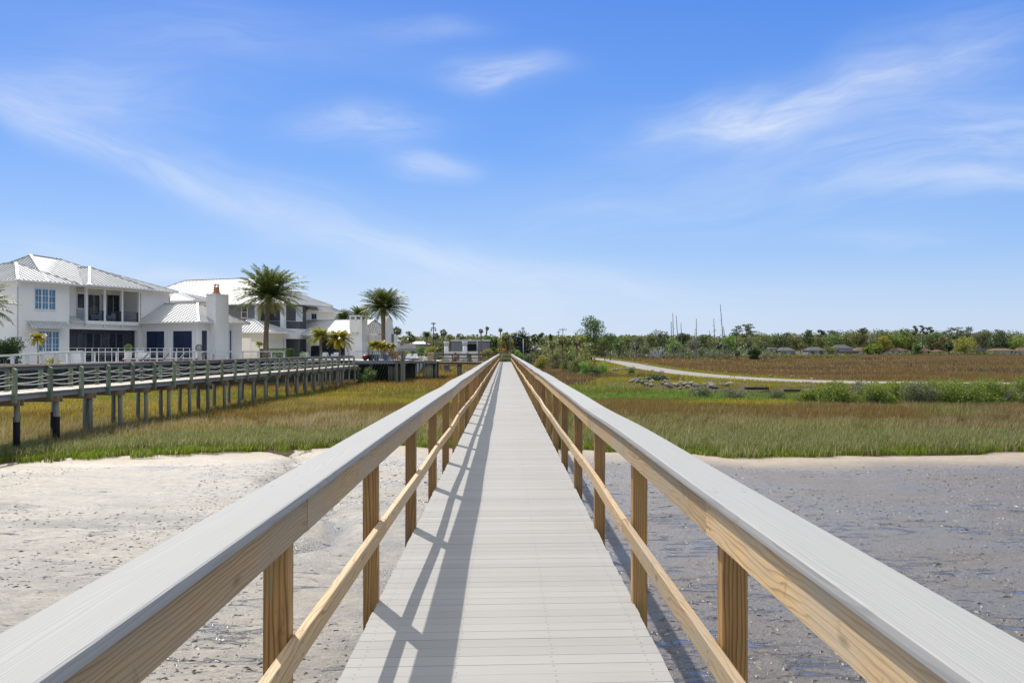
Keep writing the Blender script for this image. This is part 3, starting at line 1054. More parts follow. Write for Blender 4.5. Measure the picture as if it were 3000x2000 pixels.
def zone(x, y, rg):
    """height and colour of the marsh plants by place"""
    n = len(x)
    w1 = vnoise(x, y, 11.0, 2) - .5; w2 = vnoise(x, y, 4.0, 3) - .5; w3 = vnoise(x, y, 1.4, 12) - .5
    yy = y - edge_y(x) + (w1 * 9 + w2 * 5) * sstep(2, 9, y - edge_y(x)) + w3 * 2.0
    left = x < 0
    h = np.zeros(n); col = np.zeros((n, 3))
    u = rg.uniform(0, 1, n)
    # generic banding away from the mud, left then right
    def band(lo, hi): return sstep(lo[0], lo[1], yy) * (1 - sstep(hi[0], hi[1], yy))
    wgt = []
    cols = []
    hs = []
    def put(wt_, c, hh):
        wgt.append(wt_); cols.append(c); hs.append(hh)
    L = sstep(1.5, -1.5, x)
    Rr = 1 - L
    near = 1 - sstep(.6, 2.6, yy)
    put(near, lerp3(C['bright'], C['green'], u), .20 + .12 * u)
    # left
    under = sstep(-9.5, -13.0, x - (y - 34) * .05)      # towards the neighbour's walk: yellow and gold
    put(L * band((.8, 3), (6, 9)), lerp3(C['green'], C['greygreen'], u), .34 + .2 * u)
    put(L * band((5, 9), (18, 26)) * (1 - under * .75), lerp3(lerp3(C['tan'], C['straw'], u), lerp3(C['brown'], C['olive'], u), sstep(6, 18, yy + w3 * 10)), .55 + .35 * u)
    put(L * band((5, 9), (18, 26)) * .35, lerp3(C['olive'], C['greygreen'], u), .45 + .3 * u)
    put(L * band((5, 8), (30, 40)) * under * 1.2, lerp3(lerp3(C['yellow'], C['gold'], u), C['tan'], np.clip(u * .6 + w2, 0, 1)), .38 + .25 * u)
    put(L * band((17, 25), (42, 58)), lerp3(C['yellow'], (.21, .25, .035), np.clip(u * .7 + w2 * 1.4, 0, 1)), .34 + .2 * u)
    put(L * sstep(40, 62, yy), lerp3(lerp3(C['gold'], C['orange'], u), C['olive'], np.clip(.3 + w1 * 2, 0, 1)), .42 + .25 * u)
    # right
    put(Rr * band((.8, 3), (8, 13)), lerp3(C['green'], C['greygreen'], np.clip(u + w3, 0, 1)), .36 + .22 * u)
    put(Rr * band((6, 13), (22, 29)), lerp3(lerp3(C['brown'], C['tan'], u * .6), lerp3(C['olive'], C['greygreen'], u), np.clip(.48 + w2 * 1.8, 0, 1)), .48 + .3 * u)
    put(Rr * band((23, 29), (32, 36)), lerp3(C['olive'], C['yellow'], np.clip(u * .8 + w2, 0, 1)), .36 + .2 * u)
    gr = sstep(2, 7, x) * (1 - sstep(32, 40, x))
    put(Rr * band((31, 35), (47, 56)) * gr * 4.0, lerp3((.09, .20, .02), (.155, .255, .03), np.clip(u + w2, 0, 1)), .36 + .25 * u)
    put(Rr * band((33, 36), (60, 72)) * (1 - gr * .9), lerp3(lerp3(C['olive'], C['brown'], u), C['yellow'], np.clip(.2 + w2 * 2, 0, 1)), .42 + .22 * u)
    put(Rr * sstep(56, 70, yy), lerp3(lerp3(C['brown'], C['orange'], u), C['darkbrown'], np.clip(.35 + w1 * 2.6 + sstep(95, 125, y) * .6 * sstep(20, 10, x), 0, 1)), .5 + .3 * u)
    W = np.stack(wgt, -1) + 1e-6
    # pick one species per blade so that bands interleave
    cs = np.cumsum(W, -1)
    r = rg.uniform(0, 1, n) * cs[:, -1]
    pick = (r[:, None] > cs).sum(-1).clip(0, len(wgt) - 1)
    CC = np.stack(cols, 0); HH = np.stack(hs, 0)
    col = CC[pick, np.arange(n)]
    h = HH[pick, np.arange(n)]
    col = col * (rg.uniform(.5, 1.4, n) * (.8 + .4 * vnoise(x, y, .6, 71)))[:, None]
    # dead pale stems among the live ones
    dead = rg.uniform(0, 1, n) < .10 + .14 * (yy > 1.5) * (yy < 13)
    col[dead] = np.array((.46, .39, .23)) * rg.uniform(.8, 1.2, dead.sum())[:, None]
    pr = vnoise(x, y, 9.0, 81) * .6 + vnoise(x, y, 3.0, 82) * .4
    rust = (rg.uniform(0, 1, n) < sstep(.52, .66, pr) * .75) & (yy > 9)
    col[rust] = lerp3(C['brown'], C['orange'], rg.uniform(0, 1, n))[rust] * rg.uniform(.7, 1.25, n)[rust][:, None]
    # close to the road bank: yellow turf
    d = road_dist(x, y)
    turf = (d < 6.2) | (bank_dist(x, y) < 3.6)
    tcol = lerp3(C['yellow'], (.16, .21, .03), rg.uniform(0, 1, n))
    tcol = lerp3(tcol, np.tile(C['tan'], (n, 1)), (rg.uniform(0, 1, n) < .3) * .7)
    col[turf] = tcol[turf]
    h[turf] *= .38
    return h, col


def make_grass(name, label, n, y0, y1, xa, xb, wid, seed, two=True, hk=1.0, lean=.33):
    rg = np.random.default_rng(seed)
    x, y = scatter(n, y0, y1, xa, xb, seed)
    k_ = keepmask(x, y)
    # clumping
    k_ &= rg.uniform(0, 1, n) < .35 + 1.1 * vnoise(x, y, .55, 55)
    # thin out at the very edge
    tuft = vnoise(x, y, .45, 66)
    k_ &= rg.uniform(0, 1, n) < np.clip((y - edge_y(x) + 1.0) / 2.0, .0, 1) ** 1.6
    k_ &= (y - edge_y(x) > .9) | (tuft > .62 - .25 * np.clip(y - edge_y(x), -1, 1))
    x = x[k_]; y = y[k_]
    h, col = zone(x, y, rg)
    z = gz(x, y) - .03
    blades(name, label, x, y, z, h * hk, wid * rg.uniform(.7, 1.3, len(x)), col, lean, seed + 1, two)


make_grass('shore_grass', 'green cordgrass with dry stems fringing the mud and the near marsh', 640000, 28, 50, -.60, .60, .017, 1, True, .85)
make_grass('marsh_grass', 'brown and olive marsh grass beyond the green fringe', 450000, 50, 82, -.58, .60, .026, 2, True, .9)
make_grass('distant_marsh_grass', 'golden and rust brown marsh grass in the middle distance', 330000, 82, 150, -.30, .60, .060, 3, False, 1.05)
make_grass('far_marsh_grass', 'dark brown rushes and far marsh grass reaching to the trees', 220000, 150, 330, -.12, .60, .13, 4, False, 1.1)


# beyond that the marsh is a carpet of larger tussocks
rg = np.random.default_rng(77)
n = 170000
x, y = scatter(n, 330, 690, .10, .66, 78)
k_ = keepmask(x, y) & (gz(x, y) < -1.75)
x = x[k_]; y = y[k_]
b1 = vnoise(x * .25, y, 26, 90); b2 = vnoise(x * .4, y, 60, 91)
col = lerp3(lerp3(C['brown'], C['orange'], b1), C['darkbrown'], np.clip(b2 * 1.5 - .3, 0, 1))
col = lerp3(col, np.tile(C['tan'], (len(x), 1)), .35 + (b1 > .74) * .5)
col = col * rg.uniform(.75, 1.25, len(x))[:, None]
blades('distant_tussocks', 'far brown marsh tussocks in front of the houses', x, y, gz(x, y) - .05, rg.uniform(.5, 1.0, len(x)), rg.uniform(.3, .6, len(x)), col, .3, 5, False)
# ====================================================================== the neighbour's walk, left
def walk_x(y, off=0.0): return WALK_A + WALK_B * y + off


wk = thing('neighbour_boardwalk', 'older green-posted boardwalk with rope railings on pilings at the left', 'boardwalk', (walk_x(34), 34, 0), -math.atan(WALK_B))
# local frame: +y runs away along the walk, x across; near edge at x = 0, far edge at x = -1.5
rw = random.Random(17)
W0, W1 = -8.0, 63.3
mb = MB()
y = W0
while y < W1:
    mb.box(-1.55 + rw.uniform(-.01, .01), .06 + rw.uniform(-.012, .012), y, y + .142, -.04 + rw.uniform(-.003, .003), rw.uniform(-.003, .003)); y += .15
mb.build('deck', M['old_deck'], wk)
mb = MB()
for x in (-.02, -1.50):
    yy = W0
    while yy < W1:
        mb.box(x - .02, x + .02, yy, min(yy + 4.875, W1), -.225, -.045); yy += 4.88
mb.build('fascia', M['grey_board'], wk)
mb = MB()
yy = -2.4
npost = 27
posts = [i * 2.43 - 2.43 for i in range(npost)]
for x, w_ in ((-.055, .16), (-1.45, .16)):
    for i in range(0, npost - 1):
        mb.box(x - w_ / 2, x + w_ / 2, posts[i], posts[i + 1] - .004, .925, .965)
mb.box(-1.5, 0, posts[-1] - .07, posts[-1] + .07, .966, 1.0)
mb.build('cap_rail', M['brown_cap'], wk)
mb = MB()
for x in (-.02, -1.48):
    for i in range(0, npost - 1, 2):
        mb.box(x - .06, x - .022, posts[i], posts[min(i + 2, npost - 1)] - .004, .80, .922)
mb.build('side_rail', M['grey_board'], wk)
pm = None
for side in (0, 1):
    for i in range(npost):
        mb = MB()
        s = .073
        x0 = .075 if side == 0 else -1.575
        zb = -.34 if side == 0 else -.30
        top = .93 + rw.uniform(-.01, .02)
        z2 = top - .09
        mb.add([(x0 - s, -s, zb), (x0 + s, -s, zb), (x0 + s, s, zb), (x0 - s, s, zb), (x0 - s, -s, top if side == 0 else z2), (x0 + s, -s, z2 if side == 0 else top), (x0 + s, s, z2 if side == 0 else top), (x0 - s, s, top if side == 0 else z2)],
               [(0, 3, 2, 1), (4, 5, 6, 7), (0, 1, 5, 4), (1, 2, 6, 5), (2, 3, 7, 6), (3, 0, 4, 7)])
        mb.build('post', M['green_post'], wk, loc=(0, posts[i] + rw.uniform(-.04, .04), 0))
for side, x0 in ((0, .075), (1, -1.575)):
    for zz in (.33, .62):
        mb = MB()
        for i in range(npost - 1):
            sag = rw.uniform(.03, .11)
            pts = []
            for t in range(7):
                u = t / 6
                pts.append((x0, posts[i] + (posts[i + 1] - posts[i]) * u, zz - sag * 4 * u * (1 - u)))
            mb.tube(pts, .018, 5, cap=False)
        mb.build('rope', M['rope'], wk, True)
bents = [.2 + 2.78 * i for i in range(23)]
mb = MB(); mb.box(-1.72, .2, -.15, -.11, -.44, -.228); mb.box(-1.72, .2, .11, .15, -.44, -.228)
cbm = mb.mesh('cross_beam', M['joist'])
for b in [-5.3, -2.5] + bents:
    o = bpy.data.objects.new('cross_beam', cbm); COL.objects.link(o); o.parent = wk; o.location = (0, b, 0)
for k_, b in enumerate(bents):
    for j, x in enumerate((.02, -1.52)):
        black = (j == 0 and k_ in (0,)) or (j == 1 and k_ in (0, 1, 2)) or (j == 0 and k_ == 1)
        r0 = rw.uniform(.088, .108)
        mb = MB()
        mb.tube([(x + rw.uniform(-.04, .04), b, -2.6), (x, b, -.235)], [r0 * 1.05, r0], 12)
        p_ = mb.build('pile', M['pile'], wk, True)
        if black:
            mb = MB(); mb.tube([(x, b, -2.45), (x, b, -1.0)], r0 * 1.05 + .02, 14)
            mb.build('pile_wrap', M['black_wrap'], p_, True)

# ====================================================================== the yard behind its sheet-piled edge
YARD_Z = .42
ypts = [(yard_x(y), y) for y in (46, 60, 75, 90, 100, 109, 118, 128, 138)] + [(-12, 190), (-220, 190), (-220, 46)]
mb = MB(); mb.prism([(float(a), float(b)) for a, b in ypts][::-1], -2.6, YARD_Z)
m = N('patio_and_lawn')
p = m.pos()
n1 = m.noise(m.mapping(p, (.12, .12, .12)), 1.0, 3)
pav = m.ramp(m.noise(p, 1.5, 5), [(.3, (.42, .40, .37)), (.7, (.52, .50, .46))])
lawn = m.ramp(m.noise(p, 6.0, 5, .7), [(.3, (.06, .11, .02)), (.7, (.11, .17, .04))])
sx = m.n('ShaderNodeSeparateXYZ'); m.put(sx.inputs[0], p)
lw = m.ramp(m.math('DIVIDE', sx.outputs[1], 100.0), [(.52, 1), (.54, 0)])
M['yard'] = m.done(m.bsdf(m.mix(lw, pav, lawn), .9))
tag(mb.build('yard_ground', M['yard']), kind='structure')

sw = thing('seawall', 'dark vertical timber sheeting holding the yard above the marsh', 'seawall', (0, 0, 0))
mb = MB()
yy = 46.0
while yy < 137.5:
    x = float(yard_x(yy)); 
    dxn = rw.uniform(0, .03); x2 = float(yard_x(yy + .278)); mb.add([(x + .01, yy, -2.6), (x2 + .01, yy + .278, -2.6), (x2 + .08 + dxn, yy + .268, -2.6), (x + .08 + dxn, yy + .01, -2.6), (x + .01, yy, YARD_Z - .02), (x2 + .01, yy + .278, YARD_Z - .02), (x2 + .08 + dxn, yy + .268, YARD_Z - .02), (x + .08 + dxn, yy + .01, YARD_Z - .02)], [(0, 1, 2, 3), (7, 6, 5, 4), (0, 4, 5, 1), (1, 5, 6, 2), (2, 6, 7, 3), (3, 7, 4, 0)]); yy += .28
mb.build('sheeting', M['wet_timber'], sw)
mb = MB()
yy = 46.0
while yy < 106:
    a = (float(yard_x(yy)) + .02, yy); b = (float(yard_x(yy + 3)) + .02, yy + 2.995)
    mb.bar((a[0], a[1], YARD_Z + .055), (b[0], b[1], YARD_Z + .055), .34, .10); yy += 3
mb.build('cap', M['grey_board'], sw)

# ---- white fence along the yard
def fence_line(name, label, pts, h, step, cat='fence', pw=.12, rails=((.98, .10, .16), (.12, .07, .05)), mat='white_paint', pickets=None, wires=None):
    t = thing(name, label, cat, pts[0])
    o0 = Vector(pts[0])
    top = MB(); low = MB(); pk = MB(); wr = MB()
    for a, b in zip(pts[:-1], pts[1:]):
        a = Vector(a) - o0; b = Vector(b) - o0
        L = (b - a).length
        n = max(1, round(L / step))
        for i in range(n + (1 if b == Vector(pts[-1]) - o0 else 0)):
            p_ = a + (b - a) * (i / n)
            mb = MB(); mb.box(p_.x - pw / 2, p_.x + pw / 2, p_.y - pw / 2, p_.y + pw / 2, p_.z, p_.z + h - .02)
            mb.build('post', M[mat], t)
        fr, th, wd = rails[0]
        up = Vector((0, 0, 1))
        top.bar(a + up * (h * fr), b + up * (h * fr), wd, th)
        for fr, th, wd in rails[1:]:
            low.bar(a + up * (h * fr), b + up * (h * fr), wd, th)
        if pickets:
            k_ = int(L / pickets)
            for i in range(k_):
                p_ = a + (b - a) * ((i + .5) / k_)
                pk.bar(p_ + up * (h * .1), p_ + up * (h * .95), .05, .05)
        if wires:
            for fr in wires:
                wr.bar(a + up * (h * fr), b + up * (h * fr), .012, .012)
    top.build('top_rail', M[mat], t)
    if low.v: low.build('bottom_rail', M[mat], t)
    if pickets: pk.build('pickets', M[mat], t)
    if wires: wr.build('cable', M['galv'], t)
    return t


fy = [74.5 + i * 4 for i in range(6)] + [98.2]
fence_line('white_fence', 'white open fence along the water side of the patio, with square posts', [(float(yard_x(y)) - .35, y, YARD_Z) for y in fy], .98, 2.4, wires=(.35, .6))
fence_line('white_ramp_rail', 'white sloping ramp railing at the far left, lower than the patio fence', [(-38.5, 63.5, -.10), (-35.2, 69.5, .15), (-32.4, 74.6, .42)], 1.02, 1.25, pw=.2, rails=((.98, .14, .20), (.1, .08, .06)))
# white bait cabinet by the ramp
t = thing('dock_cabinet', 'white two-door cabinet behind the patio fence, beside the ramp', 'cabinet', (wx(222, 77), 77, YARD_Z), 0)
mb = MB(); mb.box(-.65, .65, -.3, .3, 0, .86); mb.build('body', M['white_paint'], t)
mb = MB(); mb.box(-.62, -.02, -.325, -.302, .06, .80); mb.build('door', M['white_paint'], t)
mb = MB(); mb.box(.02, .62, -.325, -.302, .06, .80); mb.build('door', M['white_paint'], t)
mb = MB(); mb.box(-.68, .68, -.34, .32, .862, .90); mb.build('top', M['white_paint'], t)
# the pool rope fence further back
t0 = fence_line('pool_fence', 'thin white post and rope fence behind the loungers', [(wx(127, 82), 82, YARD_Z), (wx(250, 84), 84, YARD_Z), (wx(420, 88), 88, YARD_Z), (wx(556, 91), 91, YARD_Z)], 1.32, .62, pw=.04, rails=((.97, .022, .022), (.55, .015, .015)))

# ---- loungers and patio things
def lounger(loc, rz):
    t = thing('sun_lounger', '', 'sun lounger', loc, rz, 'grey sun loungers on the patio')
    mb = MB(); mb.box(-.33, .33, -.35, 1.15, .27, .33); mb.build('seat', M['grey_wicker'], t)
    mb = MB(); mb.box(-.31, .31, -.33, 1.13, .332, .40); mb.build('cushion', M['white_cushion'], t)
    mb = MB(); mb.bar((0, -.33, .30), (0, -.80, .82), .66, .05, up=(1, 0, 0)) if False else mb.add(
        [(-.33, -.33, .28), (.33, -.33, .28), (.33, -.85, .86), (-.33, -.85, .86), (-.33, -.39, .24), (.33, -.39, .24), (.33, -.91, .82), (-.33, -.91, .82)],
        [(0, 1, 2, 3), (7, 6, 5, 4), (0, 4, 5, 1), (1, 5, 6, 2), (2, 6, 7, 3), (3, 7, 4, 0)])
    mb.build('backrest', M['grey_wicker'], t)
    for x in (-.28, .28):
        for y in (-.30, 1.08):
            mb = MB(); mb.box(x - .03, x + .03, y - .03, y + .03, 0, .27); mb.build('leg', M['grey_wicker'], t)
    return t


names = ['leftmost grey lounger, beside the green topiary ball', 'second grey lounger from the left, in the middle of the row', 'third grey lounger from the left along the patio fence', 'rightmost grey lounger, beside the dark topiary pot']
lg = None
for i, px in enumerate((402, 463, 512, 566)):
    Y = 82.5 + i * 1.8
    loc = (wx(px, Y), Y, YARD_Z); rz = R(118)
    if lg is None: lg = lounger(loc, rz); o = lg
    else: o = dup(lg, loc, rz)
    o['label'] = names[i]


def topiary(px, Y, mat, label):
    t = thing('potted_topiary', label, 'topiary', (wx(px, Y), Y, YARD_Z), 0, 'potted topiary balls')
    mb = MB(); mb.lathe([(.20, 0), (.30, .95), (.33, .96), (.33, 1.02), (.27, 1.02)], n=20); mb.build('pot', M['white_paint'], t, True)
    o = leaf_ball('ball', 1400, .33, .05, M[mat], 40 + px); o.parent = t; o.location = (0, 0, 1.30)
    return t


def leaf_quads(P, size, rg, up_bias=0.0, aspect=.55):
    """one small leaf quad at each point, random orientation"""
    n = len(P)
    a = rg.normal(0, 1, (n, 3)); a[:, 2] *= .8
    a /= np.linalg.norm(a, axis=1)[:, None]
    b = rg.normal(0, 1, (n, 3)); b[:, 2] += up_bias
    b -= (b * a).sum(1)[:, None] * a
    b /= np.linalg.norm(b, axis=1)[:, None]
    s = (size * rg.uniform(.6, 1.3, n))[:, None]
    u = a * s * .5; v = b * s * aspect * .5
    V = np.stack([P - u, P + v, P + u, P - v], 1).reshape(-1, 3)
    Qd = np.arange(n * 4).reshape(n, 4)
    return V, Qd


def leaf_ball(name, n, r, size, mat, seed):
    rg = np.random.default_rng(seed)
    d = rg.normal(0, 1, (n, 3)); d /= np.linalg.norm(d, axis=1)[:, None]
    P = d * (r * rg.uniform(.86, 1.03, n))[:, None]
    V, Qd = leaf_quads(P, size, rg)
    return np_obj(name, V, Qd, None, mat)


M['leaf_brown'] = foliage('brownish_olive_leaves', (.085, .072, .030), (.180, .145, .055), .3)
M['shrub_leaf'] = foliage('marsh_shrub_leaves', (.058, .080, .018), (.215, .280, .045), .4, yellow=(.31, .35, .07))
M['leaf_mid'] = foliage('mid_green_leaves', (0.058, 0.102, 0.026), (0.138, 0.210, 0.051))
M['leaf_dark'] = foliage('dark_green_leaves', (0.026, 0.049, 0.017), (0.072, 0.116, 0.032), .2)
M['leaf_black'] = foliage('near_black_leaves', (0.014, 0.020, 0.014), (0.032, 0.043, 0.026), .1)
M['leaf_olive'] = foliage('olive_leaves', (0.102, 0.116, 0.038), (0.203, 0.210, 0.065))
M['leaf_bright'] = foliage('spring_green_leaves', (0.109, 0.196, 0.032), (0.225, 0.362, 0.065), .35)
M['leaf_gold'] = foliage('yellow_green_leaves', (0.160, 0.181, 0.032), (0.348, 0.326, 0.058), .35)
M['leaf_grey'] = foliage('grey_green_leaves', (0.109, 0.123, 0.065), (0.217, 0.232, 0.123), .25)
M['leaf_rust'] = foliage('rusty_leaves', (0.160, 0.080, 0.029), (0.304, 0.167, 0.058), .3)
M['pine'] = foliage('pine_needles', (0.051, 0.070, 0.029), (0.116, 0.138, 0.055), .2)
M['palm_leaf'] = foliage('date_palm_leaflets', (.055, .074, .020), (.130, .155, .040), .35, .5, gloss=.25)
M['palm_dry'] = foliage('dry_palm_fronds', (0.189, 0.123, 0.051), (0.319, 0.232, 0.087), .2)
M['palm_yellow'] = foliage('yellow_palm_leaflets', (.16, .155, .022), (.34, .27, .030), .4, .4)
M['fan_leaf'] = foliage('fan_palm_leaf', (.040, .055, .020), (.095, .115, .040), .25, .45)
M['twig'] = simple('bare_twigs', (.26, .23, .19), .95)

topiary(376, 82, 'leaf_mid', 'white tapered pot with a green clipped ball beside the leftmost lounger')
topiary(583, 88, 'leaf_black', 'white tapered pot with a near-black clipped ball right of the loungers')


def boxy(name, label, cat, loc, rz, parts, group=None):
    t = thing(name, label, cat, loc, rz, group)
    for pn, mat, boxes in parts:
        mb = MB()
        for b in boxes: mb.box(*b)
        mb.build(pn, M[mat], t)
    return t


def chair_at(label, loc, rz, mat, group=None, cat='armchair', name='armchair'):
    return boxy(name, label, cat, loc, rz, [
        ('seat', mat, [(-.36, .36, -.36, .36, .20, .42)]), ('backrest', mat, [(-.36, .36, .30, .42, .422, .82)]),
        ('arm', mat, [(-.45, -.362, -.36, .40, .20, .62)]), ('arm', mat, [(.362, .45, -.36, .40, .20, .62)]),
        ('leg', 'dark_metal', [(-.40, -.34, -.33, -.27, 0, .20)]), ('leg', 'dark_metal', [(.34, .40, -.33, -.27, 0, .20)]),
        ('leg', 'dark_metal', [(-.40, -.34, .30, .36, 0, .20)]), ('leg', 'dark_metal', [(.34, .40, .30, .36, 0, .20)])], group)


# patio table with a turquoise towel, right of the dark topiary
boxy('patio_table', 'small grey patio table right of the dark topiary pot', 'table', (wx(611, 90), 90, YARD_Z), .1, [
    ('tabletop', 'grey_board', [(-.5, .5, -.3, .3, .70, .74)]), ('leg', 'grey_board', [(-.48, -.42, -.28, -.22, 0, .70)]), ('leg', 'grey_board', [(.42, .48, -.28, -.22, 0, .70)]),
    ('leg', 'grey_board', [(-.48, -.42, .22, .28, 0, .70)]), ('leg', 'grey_board', [(.42, .48, .22, .28, 0, .70)])])
# white square back chair by the fence (behind the loungers)
chair_at('white square-backed armchair right of the green topiary', (wx(411, 84), 84.5, YARD_Z + .25), R(160), 'white_cushion')

# ====================================================================== white house
HX, HY = -43.0, 86.0
HD = Vector((.41, .912)).normalized(); HE = Vector((HD.y, -HD.x))
HRZ = -math.atan2(HD.x, HD.y)
GZ0 = .40     # house floor


def A(px, b):       # along-facade coordinate seen at px on the plane b
    t_ = (px - 1480) / F
    ox = HX + b * HE.x; oy = HY + b * HE.y
    return (t_ * oy - ox) / (HD.x - t_ * HD.y)


def B(px, a):
    t_ = (px - 1480) / F
    ox = HX + a * HD.x; oy = HY + a * HD.y
    return (t_ * oy - ox) / (HE.x - t_ * HE.y)


def Yof(b, a): return HY + a * HD.y + b * HE.y
def ZH(py, b, a): return wz(py, Yof(b, a))


def hip(mb, b0, b1, a0, a1, ze, R0, R1, axis, pitch=.50, th=.16, rib=True):
    """hip roof: eave rectangle, ridge points R0,R1 (b,a,z); axis 'a' or 'b' is the ridge direction"""
    E = [Vector((b0, a0, ze)), Vector((b1, a0, ze)), Vector((b1, a1, ze)), Vector((b0, a1, ze))]
    R0 = Vector(R0); R1 = Vector(R1)
    if axis == 'a':
        planes = [[E[1], E[2], R1, R0], [E[3], E[0], R0, R1], [E[0], E[1], R0], [E[2], E[3], R1]]
    else:
        planes = [[E[0], E[1], R1, R0], [E[2], E[3], R0, R1], [E[1], E[2], R1], [E[3], E[0], R0]]
    for pl in planes:
        mb.add(pl, [tuple(range(len(pl)))], 0)
        if not rib: continue
        e0, e1 = pl[0], pl[1]
        u = (e1 - e0); L = u.length; u.normalize()
        nrm_ = u.cross(pl[2] - e0).normalized()
        if nrm_.z < 0: nrm_ = -nrm_
        f = nrm_.cross(u)
        if f.z < 0: f = -f
        P2 = [((q - e0).dot(u), (q - e0).dot(f)) for q in pl]
        n = int(L / pitch)
        for i in range(n + 1):
            s = (i + .5) * L / (n + 1)
            tmax = 0
            m_ = len(P2)
            for j in range(m_):
                (s0, t0), (s1, t1) = P2[j], P2[(j + 1) % m_]
                if (s0 - s) * (s1 - s) < 0:
                    tmax = max(tmax, t0 + (t1 - t0) * (s - s0) / (s1 - s0))
            if tmax > .3:
                p0 = e0 + u * s + nrm_ * .03; p1 = p0 + f * (tmax - .04)
                mb.bar(p0, p1, .055, .075, 0, up=nrm_)
    # hip and ridge caps
    if axis == 'a': hips = [(E[0], R0), (E[1], R0), (E[2], R1), (E[3], R1), (R0, R1)]
    else: hips = [(E[0], R0), (E[3], R0), (E[1], R1), (E[2], R1), (R0, R1)]
    for p0, p1 in hips:
        mb.bar(p0 + Vector((0, 0, .03)), p1 + Vector((0, 0, .03)), .20, .06, 0)
    # fascia and soffit
    mb.box(b0 + .02, b1 - .02, a0 + .02, a1 - .02, ze - th, ze - .012, 1)
    # gutter
    for p0, p1 in ((E[0], E[1]), (E[1], E[2]), (E[2], E[3]), (E[3], E[0])):
        mb.bar(p0 - Vector((0, 0, .07)), p1 - Vector((0, 0, .07)), .12, .12, 1)


def house_window(parent, T, s0, s1, z0, z1, glass, cols=2, rows=3, units=1, frame='white_paint', depth=.05, name='window'):
    fr = MB(T)
    fw = .09
    fr.box(s0 - fw, s1 + fw, z1, z1 + fw * 1.5, 0, depth + .03); fr.box(s0 - fw, s1 + fw, z0 - fw, z0, 0, depth + .03)
    fr.box(s0 - fw, s0, z0 + .001, z1 - .001, 0, depth); fr.box(s1, s1 + fw, z0 + .001, z1 - .001, 0, depth)
    uw = (s1 - s0) / units
    for i in range(1, units): fr.box(s0 + i * uw - .06, s0 + i * uw + .06, z0 + .001, z1 - .001, .002, depth - .004)
    for i in range(units):
        for c in range(1, cols): fr.box(s0 + i * uw + c * uw / cols - .018, s0 + i * uw + c * uw / cols + .018, z0 + .001, z1 - .001, .002, depth * .6)
        for r_ in range(1, rows): fr.box(s0 + i * uw + .062, s0 + (i + 1) * uw - .062, z0 + r_ * (z1 - z0) / rows - .018, z0 + r_ * (z1 - z0) / rows + .018, .002, depth * .56)
    f = fr.build(name, M[frame], parent)
    g = MB(T); g.box(s0, s1, z0, z1, .002, .018)
    g.build('pane', M[glass], f)
    return f


def TE(b): return lambda s, z, o: (b + o, s, z)       # a facade that faces the water; s runs along it
def TD(a): return lambda s, z, o: (s, a - o, z)       # a wall that faces back towards us
class TMB(MB): pass


def mk(T):
    """wall coordinates (s, z, out) accepted in box() order s0,s1,z0,z1,o0,o1"""
    return MB(T)


wh = thing('white_house', 'large white two-storey house with white metal hip roofs and an upstairs balcony', 'house', (HX, HY, 0), HRZ)
roofm = [M['roof'], M['white_paint']]
EV = 7.70
a1 = A(203, 0); aB0 = A(254, .25); aB1 = A(410, .25); a2 = A(413, 0); a3 = A(497, 0)
D_ = -2.6
mb = MB()
mb.box(-12.5, 0, 0, a1, GZ0, EV)                                     # near block
mb.box(-12.5, D_, a1, a2, GZ0, EV - .004)                            # body behind porch and balcony
zOp = ZH(963, 0, a1)                                                 # top of the porch opening
zFl = ZH(949, .3, aB0)
mb.box(D_, 0 - .004, a1, a2, zOp, zFl + .25)                         # band between porch and balcony
mb.box(D_, -1.1, a1, aB0 - .02, zFl + .25, EV - .008)                # set-back bay left of the balcony
mb.box(-12.5, -.002, a2, a3, GZ0, EV - .012)                         # far block
mb.box(-.42, -.006, a2 - .42, a2, GZ0, zOp)                          # porch pier
walls = mb.build('wall', M['white_wall'], wh)
# porch: dark screens with folding doors
t_ = TE(D_ + 2.0)
mb = MB(); mb.box(D_ + 1.98, D_ + 2.0, a1 + .01, a2 - .43, GZ0, zOp); mb.build('porch_screen', M['dark_screen'], wh)
s0, s1 = A(226, D_ + 2), A(361, D_ + 2)
for i in range(6):
    w_ = (s1 - s0) / 6
    q0 = s0 + i * w_ + .08; q1 = s0 + (i + 1) * w_ - .08
    mb = MB(t_); mb.box(q0, q1, GZ0, ZH(977, 0, a1 + 1), .004, .03)
    d = mb.build('porch_door', M['glass_dark'], wh)
    mb = MB(t_); mb.box(q0 - .06, q0, GZ0, ZH(977, 0, a1 + 1), .004, .05); mb.box(q1, q1 + .06, GZ0, ZH(977, 0, a1 + 1), .004, .05)
    mb.build('door_frame', M['grey_wicker'], d)
# balcony
bl = MB()
bl.box(D_ + .01, .30, aB0 - .15, aB1 + .15, zFl, zFl + .34)
for a_ in np.linspace(aB0, aB1, 4): bl.box(-.05, .22, a_ - .09, a_ + .09, zFl - .22, zFl - .003)
bal = bl.build('balcony', M['white_paint'], wh)
zb = zFl + .342
ztop = ZH(845, .25, aB0)
for px in (254, 307, 358.5, 408):
    a_ = A(px, .25)
    mb = MB(); mb.box(.08, .28, a_ - .10, a_ + .10, zb, ztop); mb.build('column', M['white_paint'], bal)
mb = MB(); mb.box(.04, .30, aB0 - .14, aB1 + .14, ztop + .002, EV - .10); mb.build('beam', M['white_paint'], bal)
rl = MB()
cols_a = [A(px, .25) for px in (254, 307, 358.5, 408)]
for i in range(3):
    for j in range(8):
        z = zb + .12 + j * .115
        rl.box(.165, .195, cols_a[i] + .12, cols_a[i + 1] - .12, z, z + (.05 if j == 7 else .028))
    rl.box(.16, .20, cols_a[i + 1] - .28, cols_a[i + 1] - .11, zb, zb + 1.0)
rl.build('balcony_railing', M['dark_metal'], bal)
